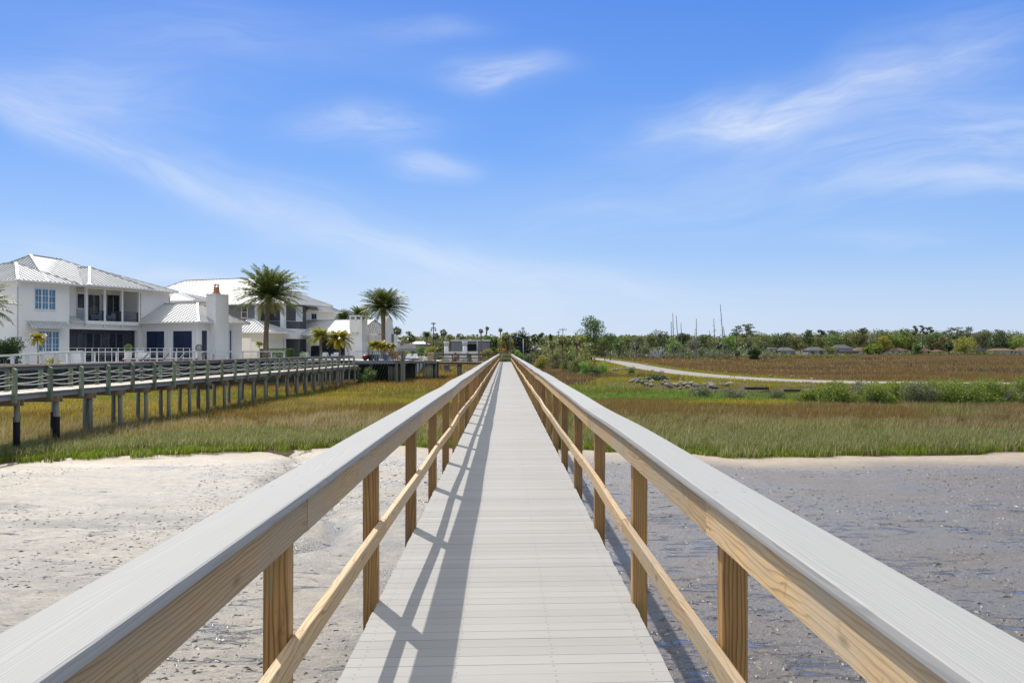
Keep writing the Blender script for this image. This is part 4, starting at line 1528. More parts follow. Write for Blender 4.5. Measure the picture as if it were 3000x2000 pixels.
T_ = TE(D_)
for (p0, p1) in ((258, 291), (297, 303), (313, 349)):
    house_window(wh, T_, A(p0, D_), A(p1, D_), zb, ZH(863, D_, A(p0, D_)), 'glass_dark', 2 if p1 - p0 > 10 else 1, 1, 1, name='balcony_door')
house_window(wh, T_, A(381, D_), A(395, D_), ZH(891, D_, A(381, D_)), ZH(866, D_, A(381, D_)), 'glass_blue', 2, 2, name='window')
house_window(wh, TE(-1.1), A(226, -1.1), A(246, -1.1), ZH(902, -1.1, A(226, -1.1)), ZH(860, -1.1, A(226, -1.1)), 'glass_dark', 1, 1)
# windows of the near block
house_window(wh, TE(0), A(102, 0), A(161, 0), ZH(904, 0, A(102, 0)), ZH(846, 0, A(102, 0)), 'glass_blue', 2, 3, 3)
house_window(wh, TE(0), A(113, 0), A(171, 0), ZH(1028, 0, A(113, 0)), ZH(970, 0, A(113, 0)), 'glass_blue', 2, 3, 3)
# awning over it, and the small shed roof left of the balcony
mb = MB()
q0, q1 = A(82, .4), A(205, .4)
za, zb2 = ZH(942, 0, 2), ZH(959, .9, 2)
mb.add([(0.01, q0 + .3, za), (0.01, q1 - .3, za), (.95, q1, zb2), (.95, q0, zb2), (0.01, q0 + .3, za - .1), (0.01, q1 - .3, za - .1), (.95, q1, zb2 - .09), (.95, q0, zb2 - .09)],
       [(0, 3, 2, 1), (4, 5, 6, 7), (3, 7, 6, 2), (0, 4, 7, 3), (1, 2, 6, 5)])
for i in range(12):
    a_ = q0 + .25 + (q1 - q0 - .5) * i / 11
    mb.bar((0.03, a_, za + .03), (.95, a_, zb2 + .03), .04, .05)
mb.build('awning', M['roof'], wh)
mb = MB()
zt = ZH(925, -1.1, a1 + .5); zl = ZH(943, .4, aB0 - 1)
mb.add([(-1.09, a1 + .01, zt), (-1.09, aB0 - .17, zt), (.45, aB0 - .17, zl), (.45, a1 + .01, zl), (-1.09, a1 + .01, zl - .08), (-1.09, aB0 - .17, zl - .08), (.45, aB0 - .17, zl - .08), (.45, a1 + .01, zl - .08)],
       [(0, 3, 2, 1), (4, 5, 6, 7), (3, 7, 6, 2), (0, 4, 7, 3), (1, 2, 6, 5)])
mb.build('shed_roof', M['roof'], wh)
# upper roofs
mb = MB()
O_ = .65
hip(mb, -13.0, O_, 2.5, a2 + 1.2, EV, (-6.2, 6.4, 10.75), (-6.2, 10.0, 10.6), 'a')
hip(mb, -12.2, O_ - .03, a1 + 1.5, a3 + O_, EV + .012, (-5.8, a1 + 7, 10.0), (-5.8, a3 - 4.6, 9.95), 'a')
hip(mb, -9.0, O_ + .04, -O_, a1 + .5, EV + .02, (-4.9, 2.4, 9.55), (-3.3, 2.4, 9.55), 'b')
hip(mb, -8.0, O_ + .75, aB0 - .75, aB1 + .75, EV + .006, (-6.0, (aB0 + aB1) / 2 - .4, 9.75), (-2.6, (aB0 + aB1) / 2 - .4, 9.75), 'b')
mb.build('roof', roofm, wh)
mb = MB(); mb.tube([(-.06, -.09, GZ0), (-.06, -.09, EV - .7), (.25, -.25, EV - .3), (.35, -.35, EV - .15)], .05, 8); mb.build('downspout', M['white_paint'], wh, True)
mb = MB(); mb.tube([(.06, a3 - .06, GZ0 + 4), (.06, a3 - .06, EV - .6), (.3, a3 + .05, EV - .2)], .05, 8); mb.build('downspout', M['white_paint'], wh, True)
mb = MB(); mb.box(.002, .02, .1, a1 - .02, ZH(938, 0, 0), ZH(938, 0, 0) + .05); mb.box(-3, .0, -.02, -.002, ZH(938, 0, 0), ZH(938, 0, 0) + .05); mb.build('belt_course', M['white_paint'], wh)

# single-storey wing towards the water
b1 = B(580, a2); a4 = A(709, b1)
zE = ZH(942, b1, a2)
mb = MB(); mb.box(0.002, b1, a2 + .01, a4, GZ0, zE - .01); mb.build('wing_wall', M['white_wall'], wh)
Td = TD(a2 + .01)
def opening(T, s0, s1, zt, j0, j1, bar=False):
    g = MB(T); g.box(s0 + .002, s1 - .002, GZ0, zt, .002, .03); sc_ = g.build('porch_screen', M['blue_screen'], wh)
    for q0, q1 in ((s0 - j0, s0), (s1, s1 + j1)):
        f = MB(T); f.box(q0, q1, GZ0, zt + .02, .002, .10); f.build('jamb', M['white_paint'], sc_)
    if bar:
        g = MB(T); g.box((s0 + s1) / 2 - .03, (s0 + s1) / 2 + .03, GZ0, zt - .002, .031, .045); g.build('screen_bar', M['dark_metal'], sc_)


for p0, p1 in ((430, 483), (508, 564)):
    opening(Td, B(p0, a2), B(p1, a2), ZH(969, b1, a2), .42, .42, True)
Te = TE(b1)
for p0, p1 in ((589, 605), (671, 676)):
    s0, s1 = A(p0, b1), A(p1, b1)
    opening(Te, s0, s1, ZH(968, b1, s0), .12, .35)
mb = MB()
zR = ZH(887, 4.3, (a2 + a4) / 2)
hip(mb, -4.0, b1 + .6, a2 - .6, a4 + .6, zE, (-1.0, (a2 + a4) / 2, zR), (B(578, (a2 + a4) / 2), (a2 + a4) / 2, zR), 'b')
mb.build('wing_roof', roofm, wh)
# chimney
cb = b1 + .85
c0, c1 = A(632, cb), A(670, cb)
zc = ZH(863, cb, c0)
ch = MB(); ch.box(b1 - .35, cb, c0, c1, GZ0, zc); ch.box(b1 - .41, cb + .06, c0 - .06, c1 + .06, zc + .001, zc + .09)
cho = ch.build('chimney', M['white_wall'], wh)
mb = MB()
cx, cy = b1 + .25, (c0 + c1) / 2 - .15
mb.lathe([(.40, 0), (.40, .12), (.32, .16), (.27, .62), (.30, .66), (.30, .72)], (cx, cy, zc + .092), 14)
for k_ in range(4): mb.box(cx + .22 * math.cos(k_ * 1.57) - .04, cx + .22 * math.cos(k_ * 1.57) + .04, cy + .22 * math.sin(k_ * 1.57) - .04, cy + .22 * math.sin(k_ * 1.57) + .04, zc + .81, zc + 1.0)
mb.lathe([(.34, 0), (.34, .06), (.1, .12)], (cx, cy, zc + 1.0), 14)
mb.build('chimney_pot', M['terracotta'], cho)


def hp(b, a, z):
    """house frame to world"""
    return (HX + a * HD.x + b * HE.x, HY + a * HD.y + b * HE.y, z)


chair_at('blue grey armchair at the left of the upstairs balcony', hp(-.9, A(284, -.9), zFl + .342), HRZ - 1.2, 'blue_cushion', 'balcony armchairs')
chair_at('blue grey armchair in the middle bay of the upstairs balcony', hp(-.9, A(322, -.9), zFl + .342), HRZ - 1.2, 'blue_cushion', 'balcony armchairs')

# garden wall with a lamp between the two houses
aw = 27.0
gw = thing('garden_wall', 'plain white garden wall between the two houses, left of the tall date palm', 'wall', hp(0, 0, 0), HRZ)
mb = MB(); mb.box(B(660, aw), B(782, aw), aw, aw + .3, GZ0, ZH(1001, 3, aw)); mb.box(B(700, aw), B(735, aw), aw - .06, aw - .002, GZ0, ZH(990, 3, aw)); mb.build('wall', M['white_wall'], gw)
mb = MB(); mb.box(B(694, aw), B(710, aw), aw - .12, aw - .062, GZ0, ZH(1022, 3, aw)); mb.build('gate', M['white_paint'], gw)
lamp_b = B(702, aw)
wl = thing('wall_lantern', 'small copper wall lantern on the white garden wall', 'lantern', hp(lamp_b, aw - .1, ZH(1003, 3, aw)), HRZ)
mb = MB(); mb.lathe([(.02, .0), (.12, .05), (.10, .30), (.16, .32), (.02, .45)], (0, -.12, 0), 8); mb.build('shade', M['terracotta'], wl)
mb = MB(); mb.box(-.03, .03, -.12, .04, .40, .45); mb.build('bracket', M['dark_metal'], wl)

# ====================================================================== grey house
gh = thing('grey_house', 'grey lap-sided two-storey house with a white metal hip roof behind the tall date palm', 'house', (HX, HY, 0), HRZ)
ga = 41.3
bR = B(840, ga) - .2
a5 = A(897, bR)
bM = B(748, ga)
gE = ZH(887, bR, ga)
mb = MB()
mb.box(-31, bM, ga, a5 + 4, GZ0, gE)
mb.box(bM, bR, ga + 3.0, a5, GZ0, gE - .004)
mb.box(bR - 3.5, bR, ga + 2.9, a5, GZ0, gE - .008)
mb.build('wall', M['siding'], gh)
zs0, zs1 = ZH(992, bR, ga), ZH(962, bR, ga)
mb = MB(); mb.box(bM - .02, bR + .08, ga - .06, ga + 3.02, zs0, zs1); mb.box(bR - .0, bR + .06, ga - .05, a5 - .0, zs0 + .01, zs1 - .01)
bg_ = mb.build('balcony', M['white_paint'], gh)
for px, z0, z1 in ((826, zs1, gE - .2), (826, GZ0, zs0), (796, GZ0, zs0), (751, zs1, gE - .2)):
    b_ = B(px, ga)
    mb = MB(); mb.box(b_ - .27, b_ + .27, ga - .02, ga + .5, z0 + .002, z1 - .002); mb.build('column', M['white_paint'], bg_)
mb = MB(); mb.box(bM, bR + .05, ga - .04, ga + .4, gE - .2, gE - .012); mb.build('beam', M['white_paint'], bg_)
rl = MB()
zr = zs1 + .95
rl.box(bM, bR, ga + .02, ga + .07, zr, zr + .06)
for i in range(8): rl.box(bM, bR, ga + .035, ga + .05, zs1 + .1 + i * .10, zs1 + .115 + i * .10)
rl.box(bR - .03, bR + .0, ga, ga + 2.9, zr, zr + .06)
rl.build('balcony_railing', M['galv'], bg_)
T_ = TD(ga)
house_window(gh, T_, B(709, ga), B(724, ga), ZH(930, -9, ga), ZH(898, -9, ga), 'glass_dark', 1, 2)
T_ = TD(ga + 3.0)
house_window(gh, T_, B(750, ga + 3), B(776, ga + 3), zs1, ZH(900, -6, ga), 'glass_dark', 3, 1, name='balcony_door')
house_window(gh, T_, B(833, ga + 3), B(846, ga + 3), zs1, ZH(903, bR, ga + 3), 'glass_blue', 1, 1, name='balcony_door')
house_window(gh, TE(bR), A(868, bR), A(884, bR), ZH(940, bR, ga + 4), ZH(902, bR, ga + 4), 'glass_pale', 3, 1, 1)
# ground floor openings
T_ = TD(ga)
house_window(gh, T_, B(800, ga), B(818, ga), GZ0 + .1, ZH(986, bR, ga) - .15, 'glass_blue', 2, 1, name='patio_door')
house_window(gh, T_, B(833, ga), bR - .3, GZ0, ZH(986, bR, ga) - .15, 'glass_dark', 1, 1, name='patio_door')
mb = MB()
aR = ga + 6.8
zGR = ZH(815, -14, aR)
hip(mb, -32, bR + .7, ga - .7, a5 + 5.2, gE, (B(541, aR), aR, zGR), (B(748, aR), aR, zGR), 'b', .62)
# lower porch roof and a stub roof on the left
zp = ZH(974, -7, 38.5)
hip(mb, B(706, 38), B(786, 38) + 1.3, 36.8, ga + .6, zp, (B(722, 39), 39.4, ZH(934, -8, 39.4)), (B(734, 39), 39.4, ZH(934, -8, 39.4)), 'b')
hip(mb, B(470, 33), B(588, 33), 32, 38, ZH(884, -18, 33), (B(495, 35), 35, ZH(858, -18, 35)), (B(520, 35), 35, ZH(858, -18, 35)), 'b')
mb.build('roof', roofm, gh)
mb = MB(); mb.box(B(470, 33) + .6, B(588, 33) - .6, 32.6, 37.6, GZ0, ZH(884, -18, 33) - .2); mb.build('rear_wall', M['white_wall'], gh)
mb = MB(); mb.box(B(712, 38), B(782, 38), 37.6, ga - .01, GZ0, zp - .17); mb.build('porch_wall', M['cream_wall'], gh)
# far white wing
af = a5 + 6
mb = MB(); mb.box(bR - 5, B(931, af), af - 3, af + 4, GZ0, ZH(912, bR, af)); mb.build('far_wing_wall', M['white_wall'], gh)
house_window(gh, TD(af - 3), B(914, af - 3), B(927, af - 3), ZH(936, bR, af), ZH(922, bR, af), 'glass_blue', 2, 1, 1)
mb = MB(); hip(mb, bR - 6, B(931, af) + .9, af - 3.7, af + 4.7, ZH(910, bR, af), (bR - 4, af + .5, ZH(880, bR, af)), (bR - 3, af + .5, ZH(880, bR, af)), 'b'); mb.build('far_wing_roof', roofm, gh)

# ====================================================================== outdoor kitchen pavilion
pv = thing('pavilion', 'open white-roofed outdoor kitchen pavilion with a square chimney, right of the grey house', 'pavilion', (HX, HY, 0), HRZ)
pa = 45.0
pb0, pb1 = bR + .12, B(1029, pa)
pE = ZH(977, 2, pa)
for px in (866, 1016):
    b_ = B(px, pa); mb = MB(); mb.box(b_ - .28, b_ + .28, pa, pa + .5, GZ0, pE - .36); mb.build('column', M['white_paint'], pv)
mb = MB(); mb.box(pb0, pb1, pa - .03, pa + .45, pE - .36, pE - .02); mb.build('beam', M['white_paint'], pv)
mb = MB(); mb.box(pb0, pb1 + 3.5, pa + 4.5, pa + 4.8, GZ0, pE); mb.build('back_wall', M['grey_block'], pv)
mb = MB(); mb.box(B(912, pa + 4.4), B(1012, pa + 4.4), pa + 4.3, pa + 4.498, GZ0, ZH(1012, 2, pa + 4)); mb.box(B(945, pa + 4.4), B(1010, pa + 4.4), pa + 4.2, pa + 4.298, GZ0 + 1.2, pE - .2); mb.build('stone_cladding', M['stone_dark'], pv)
mb = MB(); mb.box(B(870, pa + 4.4), B(879, pa + 4.4), pa + 4.42, pa + 4.498, GZ0, ZH(997, 2, pa + 4)); mb.build('door', M['dark_metal'], pv)
mb = MB(); mb.box(B(915, pa + 3), B(1010, pa + 3), pa + 3.3, pa + 4.1, GZ0, GZ0 + .9); mb.build('counter', M['stone_dark'], pv)
zr_ = ZH(937, 2, pa + 4.5)
mb = MB()
hip(mb, pb0 - .1, B(1108, pa + 4.5), pa - .5, pa + 8.6, pE, (B(897, pa + 4), pa + 4.2, zr_), (B(1106, pa + 4.5) - .4, pa + 4.2, zr_), 'b')
mb.build('roof', roofm, pv)
# its chimney
k0, k1 = B(1024, pa - .3), B(1061, pa - .3)
zk = ZH(936, k1, pa)
ch = MB(); ch.box(k0, k1, pa - .35, pa + 1.0, GZ0, zk); c_ = ch.build('chimney', M['white_wall'], pv)
mb = MB()
for x in (k0 + .1, k1 - .1, (k0 + k1) / 2):
    for y in (pa - .25, pa + .9): mb.box(x - .09, x + .09, y - .09, y + .09, zk, zk + .42)
mb.box(k0 - .05, k1 + .05, pa - .4, pa + 1.05, zk + .42, zk + .56)
mb.build('chimney_cap', M['white_paint'], c_)
# side wing with the curved parapet
w0, w1 = B(1061, pa + 1), B(1095, pa + 1)
mb = MB(); mb.box(w0 + .0, w1, pa + 1.2, pa + 7, ZH(1015, 8, pa), pE - .17); mb.box(w0, w1, pa + 1.6, pa + 7, GZ0, ZH(1015, 8, pa) - .004); mb.build('side_wall', M['white_wall'], pv)
mb = MB()
e0, e1 = w1 + .1, w1 + .55
prof = []
zc_, yc_ = ZH(943, 9, pa + 4), pa + 4.0
for k_ in range(13):
    a_ = math.pi * k_ / 12
    prof.append((yc_ - .75 * math.cos(a_), zc_ + .75 * math.sin(a_)))
prof = [(yc_ - 1.1, GZ0), (yc_ - 1.1, pE - .3)] + prof + [(yc_ + 1.1, pE - .3), (yc_ + 1.1, GZ0)]
n = len(prof)
mb.add([(e0, y, z) for y, z in prof] + [(e1, y, z) for y, z in prof], [tuple(range(n)), tuple(range(n, 2 * n))[::-1]] + [(i, i + n, (i + 1) % n + n, (i + 1) % n) for i in range(n)])
mb.build('parapet', M['white_wall'], pv)

# seating under the pavilion and along the patio
for i, (px, lab) in enumerate(((893, 'white outdoor sofa seat at the left under the pavilion'), (950, 'white outdoor sofa seat between the two yellow palms'), (983, 'white outdoor sofa seat at the right under the pavilion'))):
    q = hp(B(px, pa - 2), pa - 2, YARD_Z)
    chair_at(lab, q, HRZ + .2, 'white_cushion', 'outdoor sofas by the pavilion', 'sofa', 'outdoor_sofa')
t = thing('planter', 'turquoise planter with a small leafy plant at the left edge of the pavilion', 'planter', (wx(887, 104), 104, YARD_Z))
mb = MB(); mb.lathe([(.2, 0), (.36, .45), (.38, .5), (.3, .5)], n=14); mb.build('pot', simple('turquoise_glaze', (.03, .22, .36), .25), t, True)
o = leaf_ball('leaves', 220, .3, .12, M['leaf_bright'], 3); o.parent = t; o.location = (0, 0, .62)
# clipped hedge right of the big palm
t = tag(leaf_ball('hedge', 10, .3, .1, M['leaf_mid'], 3), 'clipped box hedge at the foot of the tall date palm', 'hedge')
bpy.data.objects.remove(t)
rg = np.random.default_rng(9)
P = rg.uniform(-1, 1, (6500, 3)); ax = rg.integers(0, 3, 6500); sg = np.sign(P[np.arange(6500), ax]); P[np.arange(6500), ax] = sg * rg.uniform(.93, 1.02, 6500)
P = P * np.array((1.65, .6, .62))
V, Qd = leaf_quads(P, .14, rg)
hedge = np_obj('hedge', V, Qd, None, M['leaf_mid'])
hedge.location = (wx(812, 101), 101, YARD_Z + .62); hedge.rotation_euler[2] = -.3
tag(hedge, 'clipped green box hedge at the foot of the tall date palm', 'hedge')

# ====================================================================== terrace, lounge deck and the cross walk
TY = 102.5
tz = wz(1056, TY)
te = thing('terrace_deck', 'raised timber terrace with grey picket railing beyond the end of the rope-railed walk', 'deck', (0, 0, 0))
tx0, tx1 = wx(1030, TY), wx(1180, TY)
mb = MB()
x = tx0
while x < tx1:
    mb.box(x, x + .14, TY, TY + 12, tz - .04, tz); x += .147
mb.build('floor', M['old_deck'], te)
mb = MB(); mb.box(tx0, tx1, TY - .06, TY - .004, tz - .34, tz - .002); mb.box(tx1 + .004, tx1 + .06, TY - .06, TY + 12, tz - .34, tz - .002); mb.build('fascia', M['grey_board'], te)
mb = MB()
for i in range(9): mb.box(tx0 + .2, tx1 - .1, TY + .6 + i * 1.3, TY + .7 + i * 1.3, tz - .30, tz - .045)
# raking braces under the front edge
for i in range(12):
    x = wx(1098, TY) + i * .30
    mb.bar((x, TY + .15, tz - .35), (x - 1.3, TY + 3.5, -2.3), .16, .2)
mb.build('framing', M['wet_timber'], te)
for i in range(15):
    x = wx(1138, TY) + i * .112
    mb = MB(); mb.tube([(x, TY + .25 + .1 * (i % 3), -2.8), (x, TY + .25 + .1 * (i % 3), tz - .05)], .065, 8); mb.build('pile', M['pile'], te, True)
for px, top in ((1163, 0), (1178, 1.0), (1184, 1.02)):
    x = wx(px, TY); mb = MB(); mb.box(x - .13, x + .13, TY - .33, TY - .07, -2.8, tz + top); mb.build('post', M['pile'], te)
rl0 = wx(1090, TY)
pk = MB()
n = 14
for i in range(n + 1):
    x = rl0 + (tx1 - rl0 - .1) * i / n
    pk.box(x - .035, x + .035, TY + .03, TY + .10, tz + .06, tz + .93)
pk.build('pickets', M['grey_board'], te)
mb = MB(); mb.box(wx(1040, TY), tx1, TY + .0, TY + .14, tz + .935, tz + .985); mb.box(rl0, tx1, TY + .02, TY + .11, tz + .0, tz + .058); mb.build('top_rail', M['grey_board'], te)

LY = 112.0
lz = wz(1057, LY)
ld = thing('lounge_deck', 'timber lounge deck with a daybed beyond the terrace corner posts', 'deck', (0, 0, 0))
lx0, lx1 = wx(1178, LY), wx(1282, LY)
mb = MB()
x = lx0
while x < lx1:
    mb.box(x, x + .14, LY, LY + 11, lz - .04, lz); x += .147
mb.build('floor', M['old_deck'], ld)
mb = MB(); mb.box(lx0, lx1, LY - .06, LY - .004, lz - .30, lz - .002); mb.build('fascia', M['grey_board'], ld)
for px in (1217, 1228, 1240, 1246, 1250, 1256, 1262, 1266, 1276):
    x = wx(px, LY); mb = MB(); mb.tube([(x, LY + .3, -2.8), (x, LY + .3, lz - .06)], .085 if px != 1276 else .12, 8); mb.build('pile', M['pile'], ld, True)
mb = MB()
for i in range(9): mb.box(lx0 + i * .16, lx0 + i * .16 + .15, LY + .35, LY + .42, -2.6, lz - .06)
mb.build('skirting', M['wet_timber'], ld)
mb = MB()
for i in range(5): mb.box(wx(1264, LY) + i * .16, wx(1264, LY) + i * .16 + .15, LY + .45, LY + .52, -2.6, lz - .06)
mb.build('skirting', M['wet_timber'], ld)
for px in (1275,):
    x = wx(px, LY); mb = MB(); mb.box(x - .12, x + .12, LY - .1, LY + .14, lz + .002, lz + 1.15); mb.build('post', M['pile'], ld)
mb = MB(); mb.box(lx0, wx(1275, LY) - .13, LY + 10.9, LY + 10.94, lz + .82, lz + .86); mb.box(lx0, wx(1275, LY) - .13, LY + 10.9, LY + 10.94, lz + .4, lz + .42); mb.build('cable_rail', M['galv'], ld)
# daybed, planter and block on it
t = boxy('daybed', 'low cream daybed with two raised backs on the lounge deck', 'daybed', (wx(1204, LY + 2), LY + 2, lz), 0, [('base', 'brown_cap', [(-.95, .95, -.5, .6, .05, .26)]), ('mattress', 'white_cushion', [(-.93, .93, -.48, .58, .262, .34)])])
for x in (-.35, .38):
    mb = MB(); mb.add([(x - .30, .10, .345), (x + .24, .10, .345), (x + .36, .5, .82), (x - .12, .5, .82), (x - .30, .2, .345), (x + .24, .2, .345), (x + .36, .58, .80), (x - .12, .58, .80)],
                      [(0, 1, 2, 3), (7, 6, 5, 4), (0, 4, 5, 1), (1, 5, 6, 2), (2, 6, 7, 3), (3, 7, 4, 0)]); mb.build('backrest', M['white_cushion'], t)
t = thing('white_planter', 'white tapered planter at the right end of the daybed', 'planter', (wx(1233, LY + 1.5), LY + 1.5, lz))
mb = MB(); mb.lathe([(.20, 0), (.27, .52), (.29, .54), (.24, .54)], n=14); mb.build('pot', M['white_paint'], t, True)
boxy('ottoman', 'cream square ottoman beside the white planter on the lounge deck', 'ottoman', (wx(1246, LY + 1), LY + 1, lz), .1, [('cushion', 'white_cushion', [(-.26, .26, -.26, .26, .05, .38)]), ('base', 'brown_cap', [(-.22, .22, -.22, .22, 0, .048)])])
t = thing('driftwood_stack', 'stack of split timber at the right end of the lounge deck', 'log stack', (wx(1261, LY + 1), LY + 1, lz))
mb = MB()
for i in range(7): mb.tube([(-.35 + rw.uniform(-.06, .06), rw.uniform(-.08, .08), .07 + i * .135), (.35 + rw.uniform(-.06, .06), rw.uniform(-.08, .08), .07 + i * .135 + rw.uniform(-.02, .02))], .068, 7)
mb.build('logs', M['rail'], t)

# cross walk that meets our boardwalk at its far end
CY = 126.6
cw = thing('cross_walk', 'narrow timber walk with brown railings crossing from the lounge deck to the boardwalk end', 'boardwalk', (0, 0, 0))
cx0, cx1 = wx(1278, CY), 1.0
mb = MB()
x = cx0
while x < cx1:
    mb.box(x, x + .14, CY - 1.55, CY + .1, -.045, -.004); x += .147
mb.build('deck', M['old_deck'], cw)
mb = MB(); mb.box(cx0, -.80, CY - 1.62, CY - 1.555, -.30, -.01); mb.build('fascia', M['brown_cap'], cw)
mb = MB()
for y in (CY - 1.5, CY + .05):
    x1_ = -.82 if y < CY - 1 else cx1
    mb.box(cx0, x1_, y - .10, y + .06, 1.0, 1.05); mb.box(cx0, x1_, y - .045, y - .005, .86, .997); mb.box(cx0, x1_, y - .045, y - .005, .46, .55)
mb.build('rail', M['brown_cap'], cw)
for y in (CY - 1.45, CY + .05):
    for i in range(5):
        x = cx0 + .1 + i * 2.05
        if x > -.9 and y < CY - 1: continue
        mb = MB(); mb.box(x - .045, x + .045, y - .002, y + .09, -.3, .998); mb.build('post', M['brown_cap'], cw)
for x in (wx(1344, CY), wx(1351, CY), wx(1420, CY)):
    mb = MB(); mb.tube([(x, CY - 1.2, -2.8), (x, CY - 1.2, -.05)], .14, 9); mb.build('pile', M['pile'], cw, True)
# ====================================================================== trees
rt = random.Random(99)


def frond_set(n, L, seed, up=1.25, lo=-.5, leaflets=24, ll=.42, lw=.045, droop=.55, arch=1.0):
    """feather palm head: arching ribs carrying two rows of leaflets; quads only"""
    rg = np.random.default_rng(seed)
    V = []; Qd = []
    base = 0
    for i in range(n):
        az = i * 2.39996 + rg.uniform(-.15, .15)
        t = (i + .5) / n
        el = lo + (up - lo) * (1 - t) ** .85 + rg.uniform(-.08, .08)
        Lf = L * rg.uniform(.85, 1.08) * (.72 + .28 * min(1, .3 + t * 1.6))
        h = Vector((math.cos(az), math.sin(az), 0))
        s = Vector((-math.sin(az), math.cos(az), 0))
        p = Vector((0, 0, 0)) + h * .12
        ang = el
        K = leaflets
        st = Lf / K
        pts = [p.copy()]
        dirs = []
        for k_ in range(K):
            ang -= droop * arch / K * (.5 + 1.3 * k_ / K)
            d = h * math.cos(ang) + Vector((0, 0, 1)) * math.sin(ang)
            dirs.append(d)
            p = p + d * st
            pts.append(p.copy())
        # rib
        for k_ in range(0, K, 4):
            a, b = pts[k_], pts[min(k_ + 4, K)]
            w = .03 * (1 - .7 * k_ / K) * L / 3
            V += [a - s * w, a + s * w, b + s * w * .7, b - s * w * .7]
            Qd.append((base, base + 1, base + 2, base + 3)); base += 4
        for k_ in range(2, K):
            f = k_ / K
            l_ = ll * (math.sin(math.pi * min(1, .18 + f * .85)) ** .6) * rg.uniform(.85, 1.15)
            d = dirs[k_]
            nrm_ = d.cross(s)
            for sd_ in (-1, 1):
                q = (s * sd_ * .82 + d * .55 + nrm_ * rg.uniform(-.35, .12) + Vector((0, 0, -.28))).normalized() * l_
                a = pts[k_]
                w = d * lw
                V += [a - w * .5, a + w * .5, a + q * .65 + w * .45, a + q]
                Qd.append((base, base + 1, base + 2, base + 3)); base += 4
    return np.array([tuple(v) for v in V]), np.array(Qd)


def fan_set(n, r, seed, seg=9):
    """fan palm head: stalks with round pleated fans, some hanging"""
    rg = np.random.default_rng(seed)
    V = []; Qd = []; base = 0
    for i in range(n):
        az = i * 2.39996 + rg.uniform(-.2, .2)
        el = math.asin(1 - 1.75 * (i + .5) / n) + rg.uniform(-.12, .12)
        h = Vector((math.cos(az) * math.cos(el), math.sin(az) * math.cos(el), math.sin(el)))
        s = Vector((-math.sin(az), math.cos(az), 0))
        u = s.cross(h).normalized()
        c = h * r * rg.uniform(.42, .6)
        w = s * .03
        V += [-w, w, c + w, c - w]; Qd.append((base, base + 1, base + 2, base + 3)); base += 4
        fr = r * rg.uniform(.42, .58)
        for k_ in range(seg):
            a = -1.9 + 3.8 * k_ / (seg - 1) + rg.uniform(-.1, .1)
            d = (h * math.cos(a) + s * math.sin(a) + u * .12).normalized()
            e = (s * math.cos(a) - h * math.sin(a))
            tip = c + d * fr * (1 - .15 * abs(a)) + Vector((0, 0, -fr * .32 * (1 + abs(a) * .3)))
            m_ = c + d * fr * .55
            V += [c, m_ - e * fr * .13, tip, m_ + e * fr * .13]; Qd.append((base, base + 1, base + 2, base + 3)); base += 4
    return np.array([tuple(v) for v in V]), np.array(Qd)


def trunk_mesh(name, h, r0, r1, mat, lean=(0, 0), flare=1.15, boots=0.0, n=10, seed=0):
    r = random.Random(seed)
    pts = []; rad = []
    K = max(5, int(h * 1.3))
    for i in range(K + 1):
        t = i / K
        pts.append((lean[0] * t * t + r.uniform(-.02, .02) * h * .12, lean[1] * t * t, h * t))
        rr_ = r0 + (r1 - r0) * t
        if t < .12: rr_ *= 1 + (flare - 1) * (1 - t / .12)
        if boots and t > .86: rr_ *= 1 + boots * min(1, (t - .86) / .06)
        rad.append(rr_ * r.uniform(.95, 1.05))
    mb = MB(); mb.tube(pts, rad, n)
    return mb.mesh(name, M[mat], True), pts[-1]


def link(name, me, parent, loc=(0, 0, 0), sc=None, rz=0):
    o = bpy.data.objects.new(name, me); COL.objects.link(o); o.parent = parent; o.location = loc
    if sc: o.scale = (sc, sc, sc) if not isinstance(sc, tuple) else sc
    o.rotation_euler[2] = rz
    return o


def gzz(px, Y):
    x = wx(px, Y)
    if x < float(yard_x(Y)) and Y < 190: return YARD_Z
    return gz1(x, Y)


# --- date palms
dp = [np_mesh('crown', *frond_set(84 + 10 * s, 3.9, s, 1.45, -.38 + .1 * s, 32, .58, .085, .80), None, M['palm_leaf']) for s in (1, 2)]
dpd = np_mesh('dry_fronds', *frond_set(14, 2.3, 8, -.25, -.75, 20, .42, .05, .5), None, M['palm_dry'])


def date_palm(label, px, Y, ytop_trunk, width, lean=(0, 0), var=0, name='date_palm', group='date palms by the houses', tr=.26, dry=True):
    z0 = gzz(px, Y)
    h = wz(ytop_trunk, Y) - z0
    t = thing(name, label, 'palm tree', (wx(px, Y), Y, z0 - .05), 0, group)
    me, top = trunk_mesh('trunk', h, tr * 1.1, tr * .92, 'palm_trunk', lean, 1.25, .45, 12, px)
    link('trunk', me, t)
    s = width / F * Y / 6.6
    link('crown', dp[var], t, (top[0], top[1], top[2] + .1), s, px)
    if dry: link('dry_fronds', dpd, t, (top[0], top[1], top[2] - .05), s, px * 2)
    return t


date_palm('tallest date palm with a full dark crown in front of the grey house', 778, 100, 868, 215, (.35, 0))
date_palm('date palm with a wide crown rising behind the blue potted palms on the terrace', 1123, 122, 905, 150, (0, 0), 1)
date_palm('date palm whose crown alone shows above the pavilion roof, left of its chimney', 1005, 150, 936, 74, (0, 0), 0, dry=False)
date_palm('rust-tinged date palm crown behind the pavilion chimney', 1055, 150, 930, 84, (0, 0), 1)
date_palm('date palm mostly outside the left edge, its dry fronds in front of the white house', -72, 76, 905, 210, (0, 0), 1)

